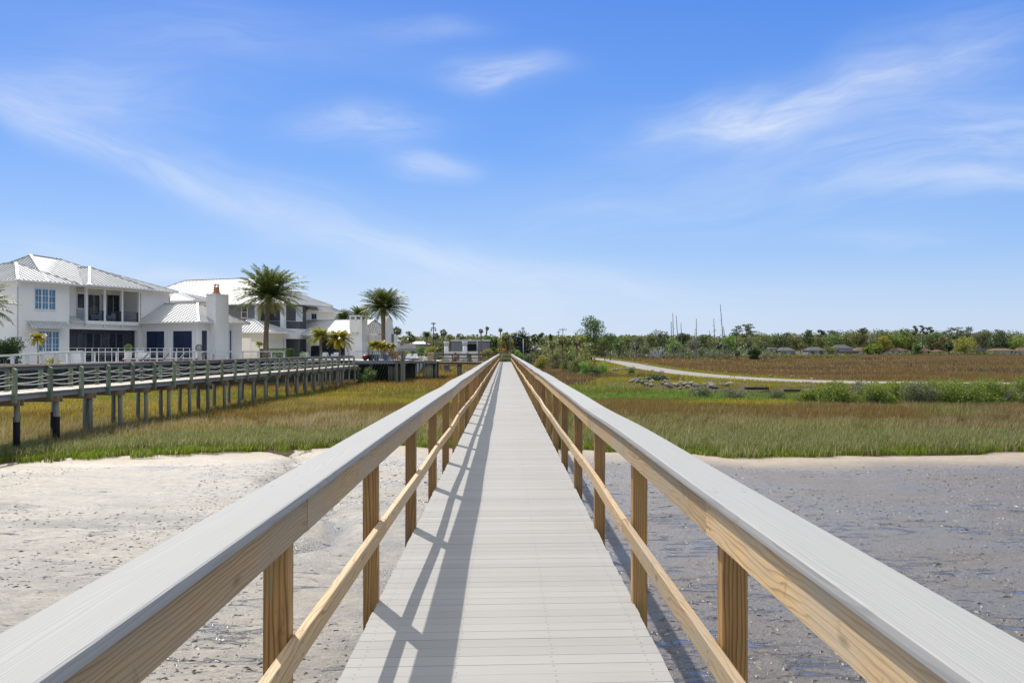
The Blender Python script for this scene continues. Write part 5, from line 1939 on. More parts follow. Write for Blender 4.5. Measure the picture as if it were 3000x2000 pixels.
# --- small yellow palms
yp = [np_mesh('crown', *frond_set(34, 1.75, s, 1.35, -.55, 20, .42, .10, 1.15), None, M['palm_yellow']) for s in (11, 12, 13)]
ygp = [np_mesh('crown', *frond_set(32, 1.6, s, 1.4, -.3, 20, .40, .10, 1.0), None, M['leaf_gold']) for s in (14, 15)]


def young_palm(label, px, Y, ytop, width, mat_set, var=0, r=.15, z0=None, group='young palms on the patio and terrace', name='young_palm'):
    z0 = gzz(px, Y) if z0 is None else z0
    h = wz(ytop, Y) - z0
    t = thing(name, label, 'palm tree', (wx(px, Y), Y, z0 - .02), 0, group)
    me, top = trunk_mesh('trunk', h, r, r * .75, 'young_trunk', (rt.uniform(-.1, .1), 0), 1.3, .15, 9, px)
    link('trunk', me, t)
    link('crown', mat_set[var], t, (top[0], top[1], top[2]), width / F * Y / 3.3, px)
    return t


young_palm('young palm with green and yellow fronds left of the pavilion opening', 940, 101, 985, 92, ygp, 0, .17)
young_palm('young palm with drooping yellow fronds in front of the pavilion opening', 996, 102, 990, 96, yp, 1, .14)
young_palm('small leaning palm with yellow fronds by the ground-floor window of the white house', 112, 80, 990, 62, yp, 2, .06)
young_palm('tiny palm at the garden wall left of the tall date palm', 762, 102, 1008, 34, ygp, 1, .05)
# potted palms on the terrace
for i, (px, yt, wd, ms, v, lab) in enumerate(((1092, 1012, 52, ygp, 0, 'slender yellow-green palm in a dark pot, left on the terrace'), (1110, 1010, 56, yp, 0, 'yellow palm in the left blue glazed pot on the terrace'),
                                              (1134, 1016, 52, yp, 2, 'yellow palm in the right blue glazed pot on the terrace'), (1146, 1014, 44, ygp, 1, 'greener palm behind the right blue pot on the terrace'))):
    young_palm(lab, px, TY + 1.6 + .4 * (i % 2), yt, wd, ms, v, .035, tz + .5, 'potted palms on the terrace', 'potted_palm')
pp = None
for px, mat, lab in ((1104, 'blue_glaze', 'left one of the two bright blue pots behind the picket railing'), (1131, 'blue_glaze', 'right one of the two bright blue pots behind the picket railing'), (1087, 'dark_metal', 'dark round pot left of the blue pots')):
    t = thing('plant_pot', lab, 'plant pot', (wx(px, TY + 1.6), TY + 1.5, tz), 0, 'pots on the terrace')
    mb = MB(); mb.lathe([(.24, 0), (.34, .35), (.33, .56), (.36, .60), (.28, .60)], n=16); mb.build('pot', M[mat], t, True)
    mb = MB(); mb.lathe([(.27, .601), (.05, .64)], n=12); mb.build('soil', M['stone_dark'], t, True)
t = thing('red_cooker', 'squat red-lidded cooker at the left end of the terrace', 'cooker', (wx(1070, TY + 1.5), TY + 1.5, tz))
mb = MB(); mb.lathe([(.12, 0), (.28, .15), (.33, .38)], n=14); mb.build('bowl', M['dark_metal'], t, True)
mb = MB(); mb.lathe([(.33, .385), (.26, .55), (.06, .62)], n=14); mb.build('lid', M['red_glaze'], t, True)

# --- broadleaf crowns
def crown(blobs, n, leaf, mat, seed, name='crown', thin=.35, tex=None):
    rg = np.random.default_rng(seed)
    vol = np.array([b[1][0] * b[1][1] * b[1][2] for b in blobs]) ** .7
    cnt = np.maximum(8, (n * vol / vol.sum())).astype(int)
    P = []
    for (c, r), k_ in zip(blobs, cnt):
        d = rg.normal(0, 1, (k_, 3)); d /= np.linalg.norm(d, axis=1)[:, None]
        rad = rg.uniform(thin, 1.0, k_) ** .5
        rad = rad * (1 + rg.normal(0, .10, k_))
        P.append(np.array(c) + d * rad[:, None] * np.array(r))
    P = np.concatenate(P)
    V, Qd = leaf_quads(P, leaf, rg, .3, .7)
    return np_mesh(name, V, Qd, None, M[mat])


def oak_blobs(w, h, r, k_=12, flat=.62):
    """lumps filling a crown w wide, h tall, base of the crown at z = 0"""
    bl = []
    for i in range(k_):
        a = r.uniform(0, 6.28); q = math.sqrt(r.random())
        zz = r.uniform(.12, .9)
        env = math.sqrt(max(.05, 1 - ((zz - .42) / .62) ** 2))
        s = r.uniform(.20, .36)
        bl.append(((math.cos(a) * q * env * w * .36, math.sin(a) * q * env * w * .36, zz * h * .92), (w * s * .85, w * s * .85, min(h * .34, w * s * flat))))
    return bl


def limbs(h0, h1, w, r, r0):
    """tapered trunk with forks up into the crown"""
    mb = MB()
    mb.tube([(0, 0, -.3), (r.uniform(-.1, .1), 0, h0 * .6), (r.uniform(-.2, .2), r.uniform(-.2, .2), h0)], [r0 * 1.2, r0 * .9, r0 * .75], 9)
    for i in range(5):
        a = i * 1.257 + r.uniform(-.3, .3); q = r.uniform(.2, .42) * w
        mb.tube([(0, 0, h0 * .9), (math.cos(a) * q * .5, math.sin(a) * q * .5, h0 + (h1 - h0) * .35), (math.cos(a) * q, math.sin(a) * q, h0 + (h1 - h0) * r.uniform(.55, .85))], [r0 * .6, r0 * .35, r0 * .12], 6)
    return mb


def leafy(label, px, Y, ytop, width, mat, name='broadleaf_tree', group=None, base=.25, n=None, z0=None, seed=None, cat='tree', k_=13, leaf=None, trunkmat='bark'):
    z0 = gzz(px, Y) if z0 is None else z0
    H = max(.6, wz(ytop, Y) - z0); w = width / F * Y
    sd_ = seed if seed is not None else int(px * 7 + Y)
    r = random.Random(sd_)
    t = thing(name, label, cat, (wx(px, Y), Y, z0), r.uniform(0, 6.28), group)
    leaf = leaf or max(.10, Y / 950 * 1.25)
    ch = H * (1 - base)
    n = int((n or 0) * 1.5) or int(min(5200, max(700, 7.5 * w * ch / (leaf * leaf))))
    link('crown', crown(oak_blobs(w, ch, r, k_), n, leaf, mat, sd_), t, (0, 0, H * base))
    mb = limbs(H * base + .2, H, w * .8, r, max(.05, w * .03))
    mb.build('trunk', M[trunkmat], t, True)
    return t


def shrub(label, px, Y, ytop, width, mat, name='shrub', group=None, z0=None, dep=None, seed=None, n=None, leaf=None, hang=0.0):
    z0 = gzz(px, Y) if z0 is None else z0
    H = max(.35, wz(ytop, Y) - z0); w = width / F * Y
    sd_ = seed if seed is not None else int(px * 3 + Y * 5)
    r = random.Random(sd_)
    t = thing(name, label, 'shrub', (wx(px, Y), Y, z0 - .05), 0, group)
    leaf = leaf or max(.07, Y / 950 * 1.1)
    bl = []
    for i in range(11):
        a = r.uniform(0, 6.28); q = math.sqrt(r.random()) * .38
        s = r.uniform(.16, .30)
        hz = r.uniform(.15, .88) * (1 - .4 * q)
        bl.append(((math.cos(a) * q * w, math.sin(a) * q * w * .8, hz * H), (w * s, w * s, min(H * .3, w * s))))
    n = int((n or 0) * 1.5) or int(min(5200, max(500, 6.5 * w * H / (leaf * leaf))))
    link('foliage', crown(bl, n, leaf, mat, sd_, 'foliage', .2), t)
    mb = MB()
    for i in range(7):
        a = r.uniform(0, 6.28)
        mb.tube([(r.uniform(-.1, .1), r.uniform(-.1, .1), 0), (math.cos(a) * w * .2, math.sin(a) * w * .2, H * .45), (math.cos(a) * w * .33, math.sin(a) * w * .33, H * r.uniform(.7, .92))], [.035, .025, .008], 5)
    mb.build('stems', M['twig'], t)
    return t


# --- fan palms
fp = [np_mesh('crown', *fan_set(34, 1.6, s), None, M['fan_leaf']) for s in (21, 22, 23)]
fpo = [np_mesh('crown', *fan_set(30, 1.6, s), None, M['leaf_olive']) for s in (24, 25)]


def fan_palm(label, px, Y, ycrown, width, lean=0.0, ms=None, var=0, group='fan palms', tr=.15, z0=None):
    z0 = gzz(px, Y) if z0 is None else z0
    h = max(.4, wz(ycrown, Y) - z0)
    t = thing('fan_palm', label, 'palm tree', (wx(px, Y), Y, z0 - .05), 0, group)
    me, top = trunk_mesh('trunk', h, tr * 1.1, tr * .9, 'palm_trunk', (lean, 0), 1.25, .25, 8, px)
    link('trunk', me, t)
    link('crown', (ms or fp)[var % len(ms or fp)], t, top, width / F * Y / 3.15, px)
    return t


# --- pines
def pine(label, px, Y, ytop, width, name='pine_tree', group='tall pines', z0=None, mat='pine', crown_from=.62, lean=0.0, k_=9, dense=1.0):
    z0 = gzz(px, Y) if z0 is None else z0
    H = wz(ytop, Y) - z0; w = width / F * Y
    r = random.Random(int(px * 11 + Y))
    t = thing(name, label, 'pine tree', (wx(px, Y), Y, z0), 0, group)
    r0 = max(.14, H * .014)
    tm = MB(); tm.tube([(0, 0, -.3), (lean * .4, 0, H * .5), (lean, 0, H * .95)], [r0 * 1.2, r0 * .9, r0 * .35], 8)
    bl = []
    for i in range(k_):
        a = r.uniform(0, 6.28); q = r.uniform(.15, .40) * w
        f = crown_from + (1 - crown_from) * ((i + .6) / k_)
        q *= .6 + .7 * math.sin(math.pi * min(.98, (f - crown_from) / (1 - crown_from) * .8 + .18))
        c = (lean * f + math.cos(a) * q, math.sin(a) * q, H * f - H * .02)
        s = r.uniform(.22, .34) * w
        bl.append((c, (s, s, s * .36)))
        tm.tube([(lean * f, 0, H * f - H * .05), (c[0] * .6 + lean * f * .4, c[1] * .6, c[2] - H * .015), c], [r0 * .4, r0 * .25, r0 * .08], 5)
    tm.build('trunk', M['bark'], t, True)
    leaf = max(.22, Y / 950 * .95)
    n = int(min(4200, max(700, 9.0 * dense * w * w * .5 / (leaf * leaf))))
    link('crown', crown(bl, n, leaf, mat, int(px + Y), 'crown', .15), t)
    return t


def snag(label, px, Y, ytop, lean_px=0.0, twigs=0, r0=.16, z0=None, group='bare dead trunks'):
    z0 = gzz(px, Y) if z0 is None else z0
    H = wz(ytop, Y) - z0
    r = random.Random(int(px * 5 + ytop))
    t = thing('dead_trunk', label, 'dead tree', (wx(px, Y), Y, z0 - .1), 0, group)
    lx = lean_px / F * Y
    mb = MB(); mb.tube([(0, 0, 0), (lx * .45, 0, H * .5), (lx, 0, H)], [r0, r0 * .8, r0 * .45], 7)
    for i in range(twigs):
        f = r.uniform(.35, .97); a = r.uniform(0, 6.28); q = r.uniform(.35, .9)
        mb.tube([(lx * f, 0, H * f), (lx * f + math.cos(a) * q, math.sin(a) * q, H * f + r.uniform(-.1, .35))], [.05, .02], 4)
    mb.build('trunk', M['dead_wood'], t)
    return t


# ---------------------------------------------------------------- by the houses
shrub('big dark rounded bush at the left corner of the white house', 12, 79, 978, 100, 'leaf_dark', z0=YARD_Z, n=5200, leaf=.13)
shrub('leafy green bush growing below the raking braces of the terrace', 1081, 99.5, 1066, 56, 'leaf_mid', z0=MARSH)
shrub('small green bush on the marsh beside the end of the rope-railed walk', 1052, 98, 1060, 24, 'leaf_mid', z0=MARSH)
shrub('rusty red-leaved bush behind the picket railing on the terrace', 1152, 106, 1016, 50, 'leaf_rust', z0=tz)
shrub('yellow-green bush behind the left end of the white ramp railing', 150, 78, 1042, 60, 'leaf_gold', z0=YARD_Z)

# ---------------------------------------------------------------- left centre, behind the terrace
fan_palm('fan palm right beside the terrace date palm, behind the grey roof', 1160, 165, 968, 34, .2, var=0)
date_palm('slim date palm left of the fan palm behind the terrace', 1140, 165, 972, 38, (0, 0), 0, 'date_palm', 'date palms by the houses', .16, False)
pine('scraggly pine with two tufts, above the low grey roof', 1200, 230, 970, 30, k_=6, crown_from=.55)
fan_palm('dense-headed fan palm over the low grey roof', 1206, 205, 990, 30, 0, var=1)
date_palm('date palm with upright fronds left of the utility pole', 1250, 170, 985, 36, (0, 0), 1, 'date_palm', 'date palms by the houses', .15, False)
fan_palm('fan palm standing in front of the left utility pole', 1276, 175, 983, 26, 0, var=2)
fan_palm('tall fan palm right of the left utility pole', 1299, 175, 974, 28, 0, var=0)
leafy('round-crowned tree on a bare stem behind the left white column', 1320, 178, 978, 32, 'leaf_olive', base=.52)
pine('thin feathery pine behind the grey building', 1345, 300, 976, 26, k_=7, crown_from=.5)
fan_palm('taller one of the twin fan palms beside the grey building', 1419, 200, 961, 15, .6, var=1)
fan_palm('shorter one of the twin fan palms beside the grey building, on a straight stem', 1409, 165, 968, 17, 0, var=2, tr=.11)
fan_palm('single fan palm standing clear against the sky above the boardwalk end', 1466, 300, 966, 16, 0, var=0)
leafy('dark leafy tree at the right end of the grey building', 1431, 172, 976, 44, 'leaf_mid')
leafy('dark tree leaning over the right end of the grey building', 1455, 178, 984, 34, 'leaf_dark')
leafy('yellow-green tree above the boardwalk end', 1480, 172, 972, 54, 'leaf_gold', n=2600)
fan_palm('olive fan palm with a broad head in front of the yellow-green tree', 1482, 168, 985, 36, 0, fpo, 0)
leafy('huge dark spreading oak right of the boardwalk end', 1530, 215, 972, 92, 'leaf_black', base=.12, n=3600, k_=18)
leafy('olive green treetop showing above the dark oak', 1517, 250, 968, 50, 'leaf_olive')
shrub('bright green bush right of the boardwalk end, below the street lamp', 1523, 160, 1018, 34, 'leaf_bright')
shrub('olive green bush behind the closing rail of the boardwalk', 1480, 150, 1030, 60, 'leaf_mid')
shrub('pale green bush beside the blue chairs of the grey building', 1424, 150, 1012, 42, 'leaf_gold')
shrub('low green bush between the two white columns', 1373, 150, 1026, 22, 'leaf_olive')
shrub('rust coloured bush between the white columns, on the left', 1336, 150, 1024, 20, 'leaf_rust')
shrub('green bush left of the left white column', 1284, 148, 1014, 34, 'leaf_mid')
shrub('broad bush in front of the low grey roof', 1238, 150, 1010, 52, 'leaf_mid')
shrub('yellow bush behind the daybed', 1193, 140, 1024, 26, 'leaf_gold')
shrub('tall leafy bush above the driftwood stack', 1262, 146, 1000, 40, 'leaf_gold')

# line of palms and trees between the oak and the road
for px, Y, yc, wd, lab in ((1567, 205, 990, 34, 'fan palm at the right edge of the dark oak, over the white roofed cottage'), (1618, 190, 1008, 30, 'squat fan palm with a full dark head right of the cottage'),
                           (1648, 200, 996, 40, 'broad fan palm in front of the right utility pole'), (1690, 205, 1000, 36, 'fan palm at the foot of the big loose-crowned tree, left'),
                           (1728, 240, 1012, 30, 'dark fan palm at the left side of the gravel road'), (1664, 230, 1000, 30, 'fan palm between the right utility pole and the big loose-crowned tree'), (1588, 260, 996, 24, 'small fan palm behind the white roofed cottage')):
    fan_palm(lab, px, Y, yc, wd, 0, fp if px % 2 else fpo, px % 3, z0=None)
leafy('round dark treetop against the sky, right of the cottage', 1585, 320, 970, 26, 'leaf_dark', base=.45)
leafy('small tree with a bare top right of the round treetop', 1613, 330, 975, 12, 'pine', base=.6)
leafy('pale olive tree behind the squat fan palm', 1606, 260, 990, 40, 'leaf_grey')
leafy('olive tree behind the right utility pole', 1638, 280, 984, 46, 'leaf_olive')
leafy('dark tree left of the big loose-crowned tree', 1668, 270, 982, 50, 'leaf_dark')
leafy('grey-green thicket tree over the bushes at the marsh edge', 1575, 240, 1004, 44, 'leaf_grey', base=.15)
leafy('dull green tree at the foot of the right utility pole', 1655, 215, 1016, 44, 'leaf_mid', base=.12)
for i, (px, Y, yt, wd, mt, lab) in enumerate(((1552, 158, 1026, 50, 'leaf_grey', 'grey-green bush at the marsh edge below the cottage'), (1590, 162, 1028, 46, 'leaf_gold', 'yellowish bush at the marsh edge right of the cottage'),
                                              (1628, 165, 1026, 44, 'leaf_olive', 'olive bush at the marsh edge below the squat fan palm'), (1662, 160, 1024, 40, 'leaf_mid', 'mid green bush at the marsh edge below the big tree'),
                                              (1696, 150, 1030, 44, 'leaf_bright', 'bright green bush where the marsh meets the gravel road'), (1715, 128, 1046, 50, 'leaf_bright', 'low bright green bush on the near side of the road bend'),
                                              (1680, 138, 1042, 50, 'leaf_olive', 'low olive bush at the brown marsh edge left of the road'), (1745, 118, 1060, 46, 'leaf_mid', 'low green bush spilling down the road bank'))):
    shrub(lab, px, Y, yt, wd, mt, group='bushes along the marsh edge')

# the big loose-crowned tree
t = leafy('big loose-crowned tree standing clear above the road, with gaps in its top', 1732, 250, 918, 92, 'leaf_mid', name='tall_tree', base=.22, n=3400, k_=26, seed=1234)
leafy('rust and yellow tree below the left side of the big loose-crowned tree', 1706, 245, 972, 44, 'leaf_gold', base=.2)
leafy('dull rusty small tree left of the road mouth', 1702, 236, 1000, 24, 'leaf_rust', base=.2)
leafy('bushy tree right of the big loose-crowned tree', 1788, 255, 973, 48, 'leaf_mid', base=.3)
leafy('thin-stemmed tree with a ragged crown right of the road mouth', 1772, 248, 994, 34, 'leaf_olive', base=.45)

# wood behind the dead trunks, right of the road
wood_trees = [
    (1815, 300, 986, 40, 'leaf_mid', 'mid green tree behind the first two broken trunks'), (1838, 320, 984, 44, 'leaf_olive', 'olive tree left of the first two broken trunks'),
    (1872, 315, 985, 46, 'leaf_grey', 'grey-green tree right of the first two broken trunks'), (1905, 335, 980, 50, 'leaf_olive', 'olive tree with a flat top left of the bright spring tree'),
    (1938, 350, 972, 54, 'pine', 'dark flat-topped tree behind the four tall dead trunks'), (1973, 305, 990, 40, 'leaf_bright', 'bright spring green tree below the four tall dead trunks'),
    (2008, 345, 976, 46, 'pine', 'dark pine-like tree right of the four tall dead trunks'), (2030, 330, 986, 44, 'leaf_grey', 'grey half-bare tree below the twin twiggy trunks'),
    (2062, 350, 984, 50, 'leaf_dark', 'dark tree between the twiggy trunk and the leaning one'), (2095, 345, 988, 40, 'leaf_olive', 'olive tree left of the tallest leaning trunk'),
    (2135, 330, 978, 36, 'leaf_bright', 'light green tree right of the tallest leaning trunk'), (2236, 360, 980, 60, 'leaf_olive', 'olive tree right of the flat-topped pines'),
    (2280, 380, 982, 60, 'leaf_dark', 'dark tree behind the pale houses'), (2325, 390, 980, 56, 'leaf_olive', 'olive tree behind the grey roofed house'),
    (1890, 300, 1016, 34, 'leaf_grey', 'low grey-green tree at the edge of the brown marsh, left'), (1925, 298, 1022, 34, 'leaf_mid', 'low green tree beside the bare white branches'),
    (2000, 300, 1022, 40, 'leaf_dark', 'low dark tree below the four tall dead trunks'), (2055, 302, 1024, 36, 'leaf_grey', 'low pale tree in the middle of the dead trunks'),
]
for px, Y, yt, wd, mt, lab in wood_trees:
    leafy(lab, px, Y, yt - 5, wd * 1.2, mt, group='trees of the wood behind the dead trunks', base=.22)
fpl = [(1820, 296, 1004, 20, 'fan palm left of the first two broken trunks'), (1866, 292, 1014, 20, 'fan palm between the broken trunks'), (1975, 292, 1018, 20, 'fan palm below the bright spring tree'), (1942, 290, 1026, 16, 'low fan palm left of the bright spring tree'),
       (2107, 292, 1012, 24, 'dark fan palm left of the tallest leaning trunk'), (2122, 298, 1014, 18, 'fan palm at the foot of the tallest leaning trunk'), (2091, 294, 1026, 14, 'small fan palm left of the dark one'), (2160, 285, 1034, 22, 'short fan palm standing out on the marsh edge'),
       (2193, 310, 1006, 20, 'fan palm above the round dark bush'), (2231, 320, 1014, 14, 'left one of two fan palms beside the pale house'), (2243, 322, 1014, 14, 'right one of two fan palms beside the pale house'), (2346, 330, 1010, 18, 'yellow fan palm right of the grey roofed house'), (2403, 330, 1028, 16, 'small fan palm left of the loose bush before the far houses')]
for i, (px, Y, yc, wd, lab) in enumerate(fpl):
    fan_palm(lab, px, Y, yc, wd, 0, fpo if i % 3 == 0 or px == 2346 else fp, i, 'fan palms at the far marsh edge', .17)
for px, yt, ln, tw, lab in ((1852, 985, 0, 2, 'left one of the first two broken trunks, in front of the wood'), (1862, 988, 0, 1, 'right one of the first two broken trunks, in front of the wood'), (1778, 1004, 0, 0, 'bare trunk nearest the road mouth'),
                            (1968, 941, -2, 2, 'leftmost of the four tall dead trunks'), (1974, 915, -3, 5, 'tallest of the four tall dead trunks'), (1989, 923, -8, 2, 'leaning third one of the four tall dead trunks'), (1998, 944, -3, 2, 'rightmost of the four tall dead trunks'),
                            (2040, 932, 0, 9, 'twiggy dead trunk standing alone in the middle'), (2036, 970, 0, 3, 'short stub close to the left of the twiggy dead trunk'), (2079, 968, 0, 1, 'plain dead trunk right of the twiggy one'), (2096, 932, -5, 9, 'twiggy leaning dead trunk left of the tallest one'),
                            (2122, 890, -12, 16, 'tallest dead trunk of all, leaning left against the sky'), (2136, 955, -18, 8, 'short dead trunk leaning over beside the tallest one'), (1904, 1010, 0, 0, 'low broken trunk left of the bare white branches'), (1953, 1012, 0, 0, 'low broken trunk right of the bare white branches'),
                            (2296, 1012, 0, 0, 'dead trunk in front of the grey roofed house, on its left'), (2328, 1020, 0, 0, 'dead trunk at the right end of the grey roofed house'), (2322, 1024, 0, 0, 'short dead trunk before the right end of the grey roofed house')):
    snag(lab, px, 288 if px < 2250 else 322, yt, ln, tw)
# bare white branches
t = thing('bare_tree', 'pale leafless tree with spreading white branches in front of the wood', 'tree', (wx(1928, 286), 286, gzz(1928, 286)))
mb = MB(); r_ = random.Random(5)
for i in range(16):
    a = r_.uniform(-1.3, 1.3); L = r_.uniform(1.8, 3.6); y_ = r_.uniform(-1, 1)
    mid = (math.sin(a) * L * .5, y_ * .5, .6 + math.cos(a) * L * .55)
    mb.tube([(0, 0, .2), mid, (math.sin(a) * L, y_, .5 + math.cos(a) * L)], [.12, .08, .03], 5)
    for j in range(3):
        b = a + r_.uniform(-.7, .7); l2 = r_.uniform(.6, 1.4)
        mb.tube([mid, (mid[0] + math.sin(b) * l2, mid[1] + r_.uniform(-.5, .5), mid[2] + math.cos(b) * l2)], [.06, .02], 4)
mb.build('branches', simple('bleached_wood', (.50, .46, .41), .9), t)
pine('left one of the flat-topped pines, with an umbrella crown', 2158, 330, 953, 36, k_=8, crown_from=.72)
pine('middle one of the flat-topped pines, tallest', 2186, 335, 949, 26, k_=8, crown_from=.62)
pine('right one of the flat-topped pines, widest', 2200, 325, 948, 36, k_=10, crown_from=.66)
leafy('round very dark bush on the marsh edge below the flat-topped pines', 2211, 286, 1021, 44, 'leaf_dark', 'round_bush', base=.04, n=2600, cat='shrub')
leafy('loose olive bush on the marsh edge left of the far grey house', 2433, 330, 1012, 44, 'leaf_olive', 'loose_bush', base=.06, cat='shrub')
shrub('low bush right of the loose olive bush', 2478, 340, 1034, 34, 'leaf_olive')

# ---------------------------------------------------------------- far wood and its single trees
rg = np.random.default_rng(404)
bl = []
P = []
for i in range(760):
    px = rg.uniform(1120, 3150); Y = rg.uniform(745, 900) if px > 2200 else rg.uniform(430, 560)
    top = np.interp(px, [1100, 1300, 1600, 1800, 2100, 2300, 2450, 2550, 2750, 2900, 3150], [992, 988, 988, 988, 985, 981, 973, 968, 974, 972, 977]) + rg.uniform(-7, 12)
    z0 = gz1(wx(px, Y), Y); H = max(3, wz(top, Y) - z0)
    w = rg.uniform(5, 10)
    k_ = 170
    d = rg.normal(0, 1, (k_, 3)); d /= np.linalg.norm(d, axis=1)[:, None]
    d *= (rg.uniform(.3, 1, k_) ** .4)[:, None]
    P.append(np.array((wx(px, Y), Y, z0 + H * .55)) + d * np.array((w, w, H * .48)))
P = np.concatenate(P)
V, Qd = leaf_quads(P, 1.3, rg, .3, .75)
far_leaf = foliage('far_mixed_leaves', (.080, .095, .038), (.185, .195, .065), .3)
o = np_obj('far_wood', V, Qd, None, far_leaf)
tag(o, 'far-off mixed wood closing the horizon behind the houses and palms', 'wood', kind='stuff')

FY = 700
far = [
    (2520, 972, 62, 'leaf_olive', 'olive round-topped oak left of the tan roofed house'), (2478, 980, 44, 'leaf_olive', 'olive oak behind the grey two-storey house'), (2575, 976, 56, 'leaf_grey', 'grey-green oak with a thin top, behind the tan roofed house'),
    (2620, 974, 56, 'shrub_leaf', 'bright green oak left of the white gable'), (2640, 968, 40, 'leaf_mid', 'green tree with a notched top over the white gable'), (2590, 984, 40, 'leaf_gold', 'light yellow-green tree behind the brown roofed house'),
    (2730, 976, 50, 'leaf_mid', 'mid green oak right of the three thin pines'), (2756, 994, 34, 'leaf_brown', 'dull brownish tree above the small red roof'), (2826, 993, 48, 'leaf_gold', 'yellow-green round tree in front of the dark pines, right'),
    (2880, 976, 60, 'leaf_grey', 'grey-olive oak right of the wide dark pines'), (2926, 982, 44, 'leaf_dark', 'dark oak behind the white house with a tan roof'), (2975, 984, 46, 'shrub_leaf', 'bright green tree at the right edge'), (2955, 990, 40, 'leaf_dark', 'dark tree left of the bright one at the right edge'),
    (2440, 984, 50, 'leaf_mid', 'mid green oak left of the grey two-storey house'), (2400, 988, 50, 'leaf_olive', 'olive oak below the two small pines'), (2355, 986, 50, 'leaf_dark', 'dark oak below the left small pine'), (2670, 988, 40, 'leaf_olive', 'olive tree left of the three thin pines'),
    (2685, 1002, 34, 'leaf_mid', 'low green tree in front of the red roofs'), (2780, 1004, 34, 'leaf_dark', 'low dark tree right of the small red roof'), (2540, 1012, 26, 'shrub_leaf', 'bright low tree between the grey and the tan roofed houses'), (2566, 1006, 40, 'shrub_leaf', 'bright spreading tree above the tan roof'),
]
for px, yt, wd, mt, lab in far:
    if yt < 1000: wd *= 1.4; yt -= 9
    leafy(lab, px, FY + rt.uniform(-10, 40) - (45 if yt > 1000 else 0) - (30 if 'in front' in lab else 0), yt, wd, mt, group='oaks around the far houses', base=.12, leaf=1.1, k_=12)
for px, yt, wd, cf, lab in ((2363, 967, 34, .72, 'left one of two small flat pines against the sky'), (2405, 966, 24, .74, 'right one of two small flat pines against the sky'), (2435, 968, 38, .66, 'broad pine left of the far grey house'), (2527, 960, 24, .8, 'wiry pine tip above the olive oak'),
                            (2681, 954, 20, .66, 'left one of three thin tall pines'), (2703, 952, 24, .66, 'middle one of three thin tall pines'), (2726, 957, 16, .8, 'right one of three thin tall pines, with a small tuft'),
                            (2782, 959, 36, .58, 'left one of the wide dark pines'), (2805, 958, 34, .64, 'middle one of the wide dark pines'), (2832, 957, 40, .52, 'right one of the wide dark pines, fullest'), (2928, 965, 40, .62, 'pine with a wide flat crown near the right edge'), (2312, 974, 30, .6, 'low pine behind the pale houses')):
    pine(lab, px, FY + rt.uniform(0, 30), yt, wd, group='far pines', crown_from=cf, k_=9)

# tangled undergrowth below the trees on both sides of the road and along the far edge of the marsh
def undergrowth(name, label, n, pxr, Yr, hr, mat, seed, leaf, k_=60):
    rg = np.random.default_rng(seed)
    P = []
    for i in range(n):
        px = rg.uniform(*pxr); Y = rg.uniform(*Yr)
        x = wx(px, Y)
        if float(road_dist(np.array([x]), np.array([Y]))[0]) < 4.5: continue
        H = rg.uniform(*hr); w = H * rg.uniform(.5, .9)
        d = rg.normal(0, 1, (k_, 3)); d /= np.linalg.norm(d, axis=1)[:, None]
        d *= (rg.uniform(.1, 1, k_) ** .4)[:, None]
        P.append(np.array((x, Y, gz1(x, Y) + H * .5)) + d * np.array((w, w, H * .52)))
    P = np.concatenate(P)
    V, Qd = leaf_quads(P, leaf, rg, .3, .7)
    return tag(np_obj(name, V, Qd, None, M[mat]), label, 'undergrowth', kind='stuff')


undergrowth('thicket', 'olive undergrowth filling the wood between the dark oak and the road', 170, (1490, 1720), (205, 300), (2.0, 5.0), 'leaf_olive', 61, .5)
undergrowth('scrub', 'grey twiggy scrub under the dead trunks right of the road', 230, (1790, 2260), (288, 345), (1.2, 3.6), 'leaf_grey', 62, .5)
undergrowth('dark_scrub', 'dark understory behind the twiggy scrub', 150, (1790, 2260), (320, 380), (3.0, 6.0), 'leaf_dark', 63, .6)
undergrowth('far_hedge', 'low dull green growth half hiding the houses beyond the marsh', 170, (2240, 2520), (300, 335), (.6, 1.8), 'leaf_olive', 64, .45, 40)
undergrowth('far_shrubbery', 'low shrubbery in front of the far row of houses', 110, (2480, 3060), (655, 676), (.8, 2.4), 'leaf_olive', 65, .9, 26)

# ---------------------------------------------------------------- houses beyond the marsh
M['roof_tan'] = simple('tan_tile_roof', (.20, .138, .098), .9, spec=.0, var=.15, vs=.6)
M['roof_brown'] = simple('brown_shingle_roof', (.12, .08, .06), .9, spec=.0, var=.15, vs=.6)
M['roof_red'] = simple('red_brown_roof', (.165, .098, .072), .9, spec=.0, var=.15, vs=.6)
M['roof_grey'] = simple('grey_shingle_roof', (.13, .125, .12), .9, spec=.0, var=.12, vs=.6)
M['roof_dark'] = simple('dark_shingle_roof', (.06, .06, .065), .9, spec=.0, var=.15, vs=.6)
M['wall_grey'] = simple('grey_siding_wall', (.25, .255, .26), .8)
M['wall_brick'] = simple('brown_brick_wall', (.22, .13, .09), .9)


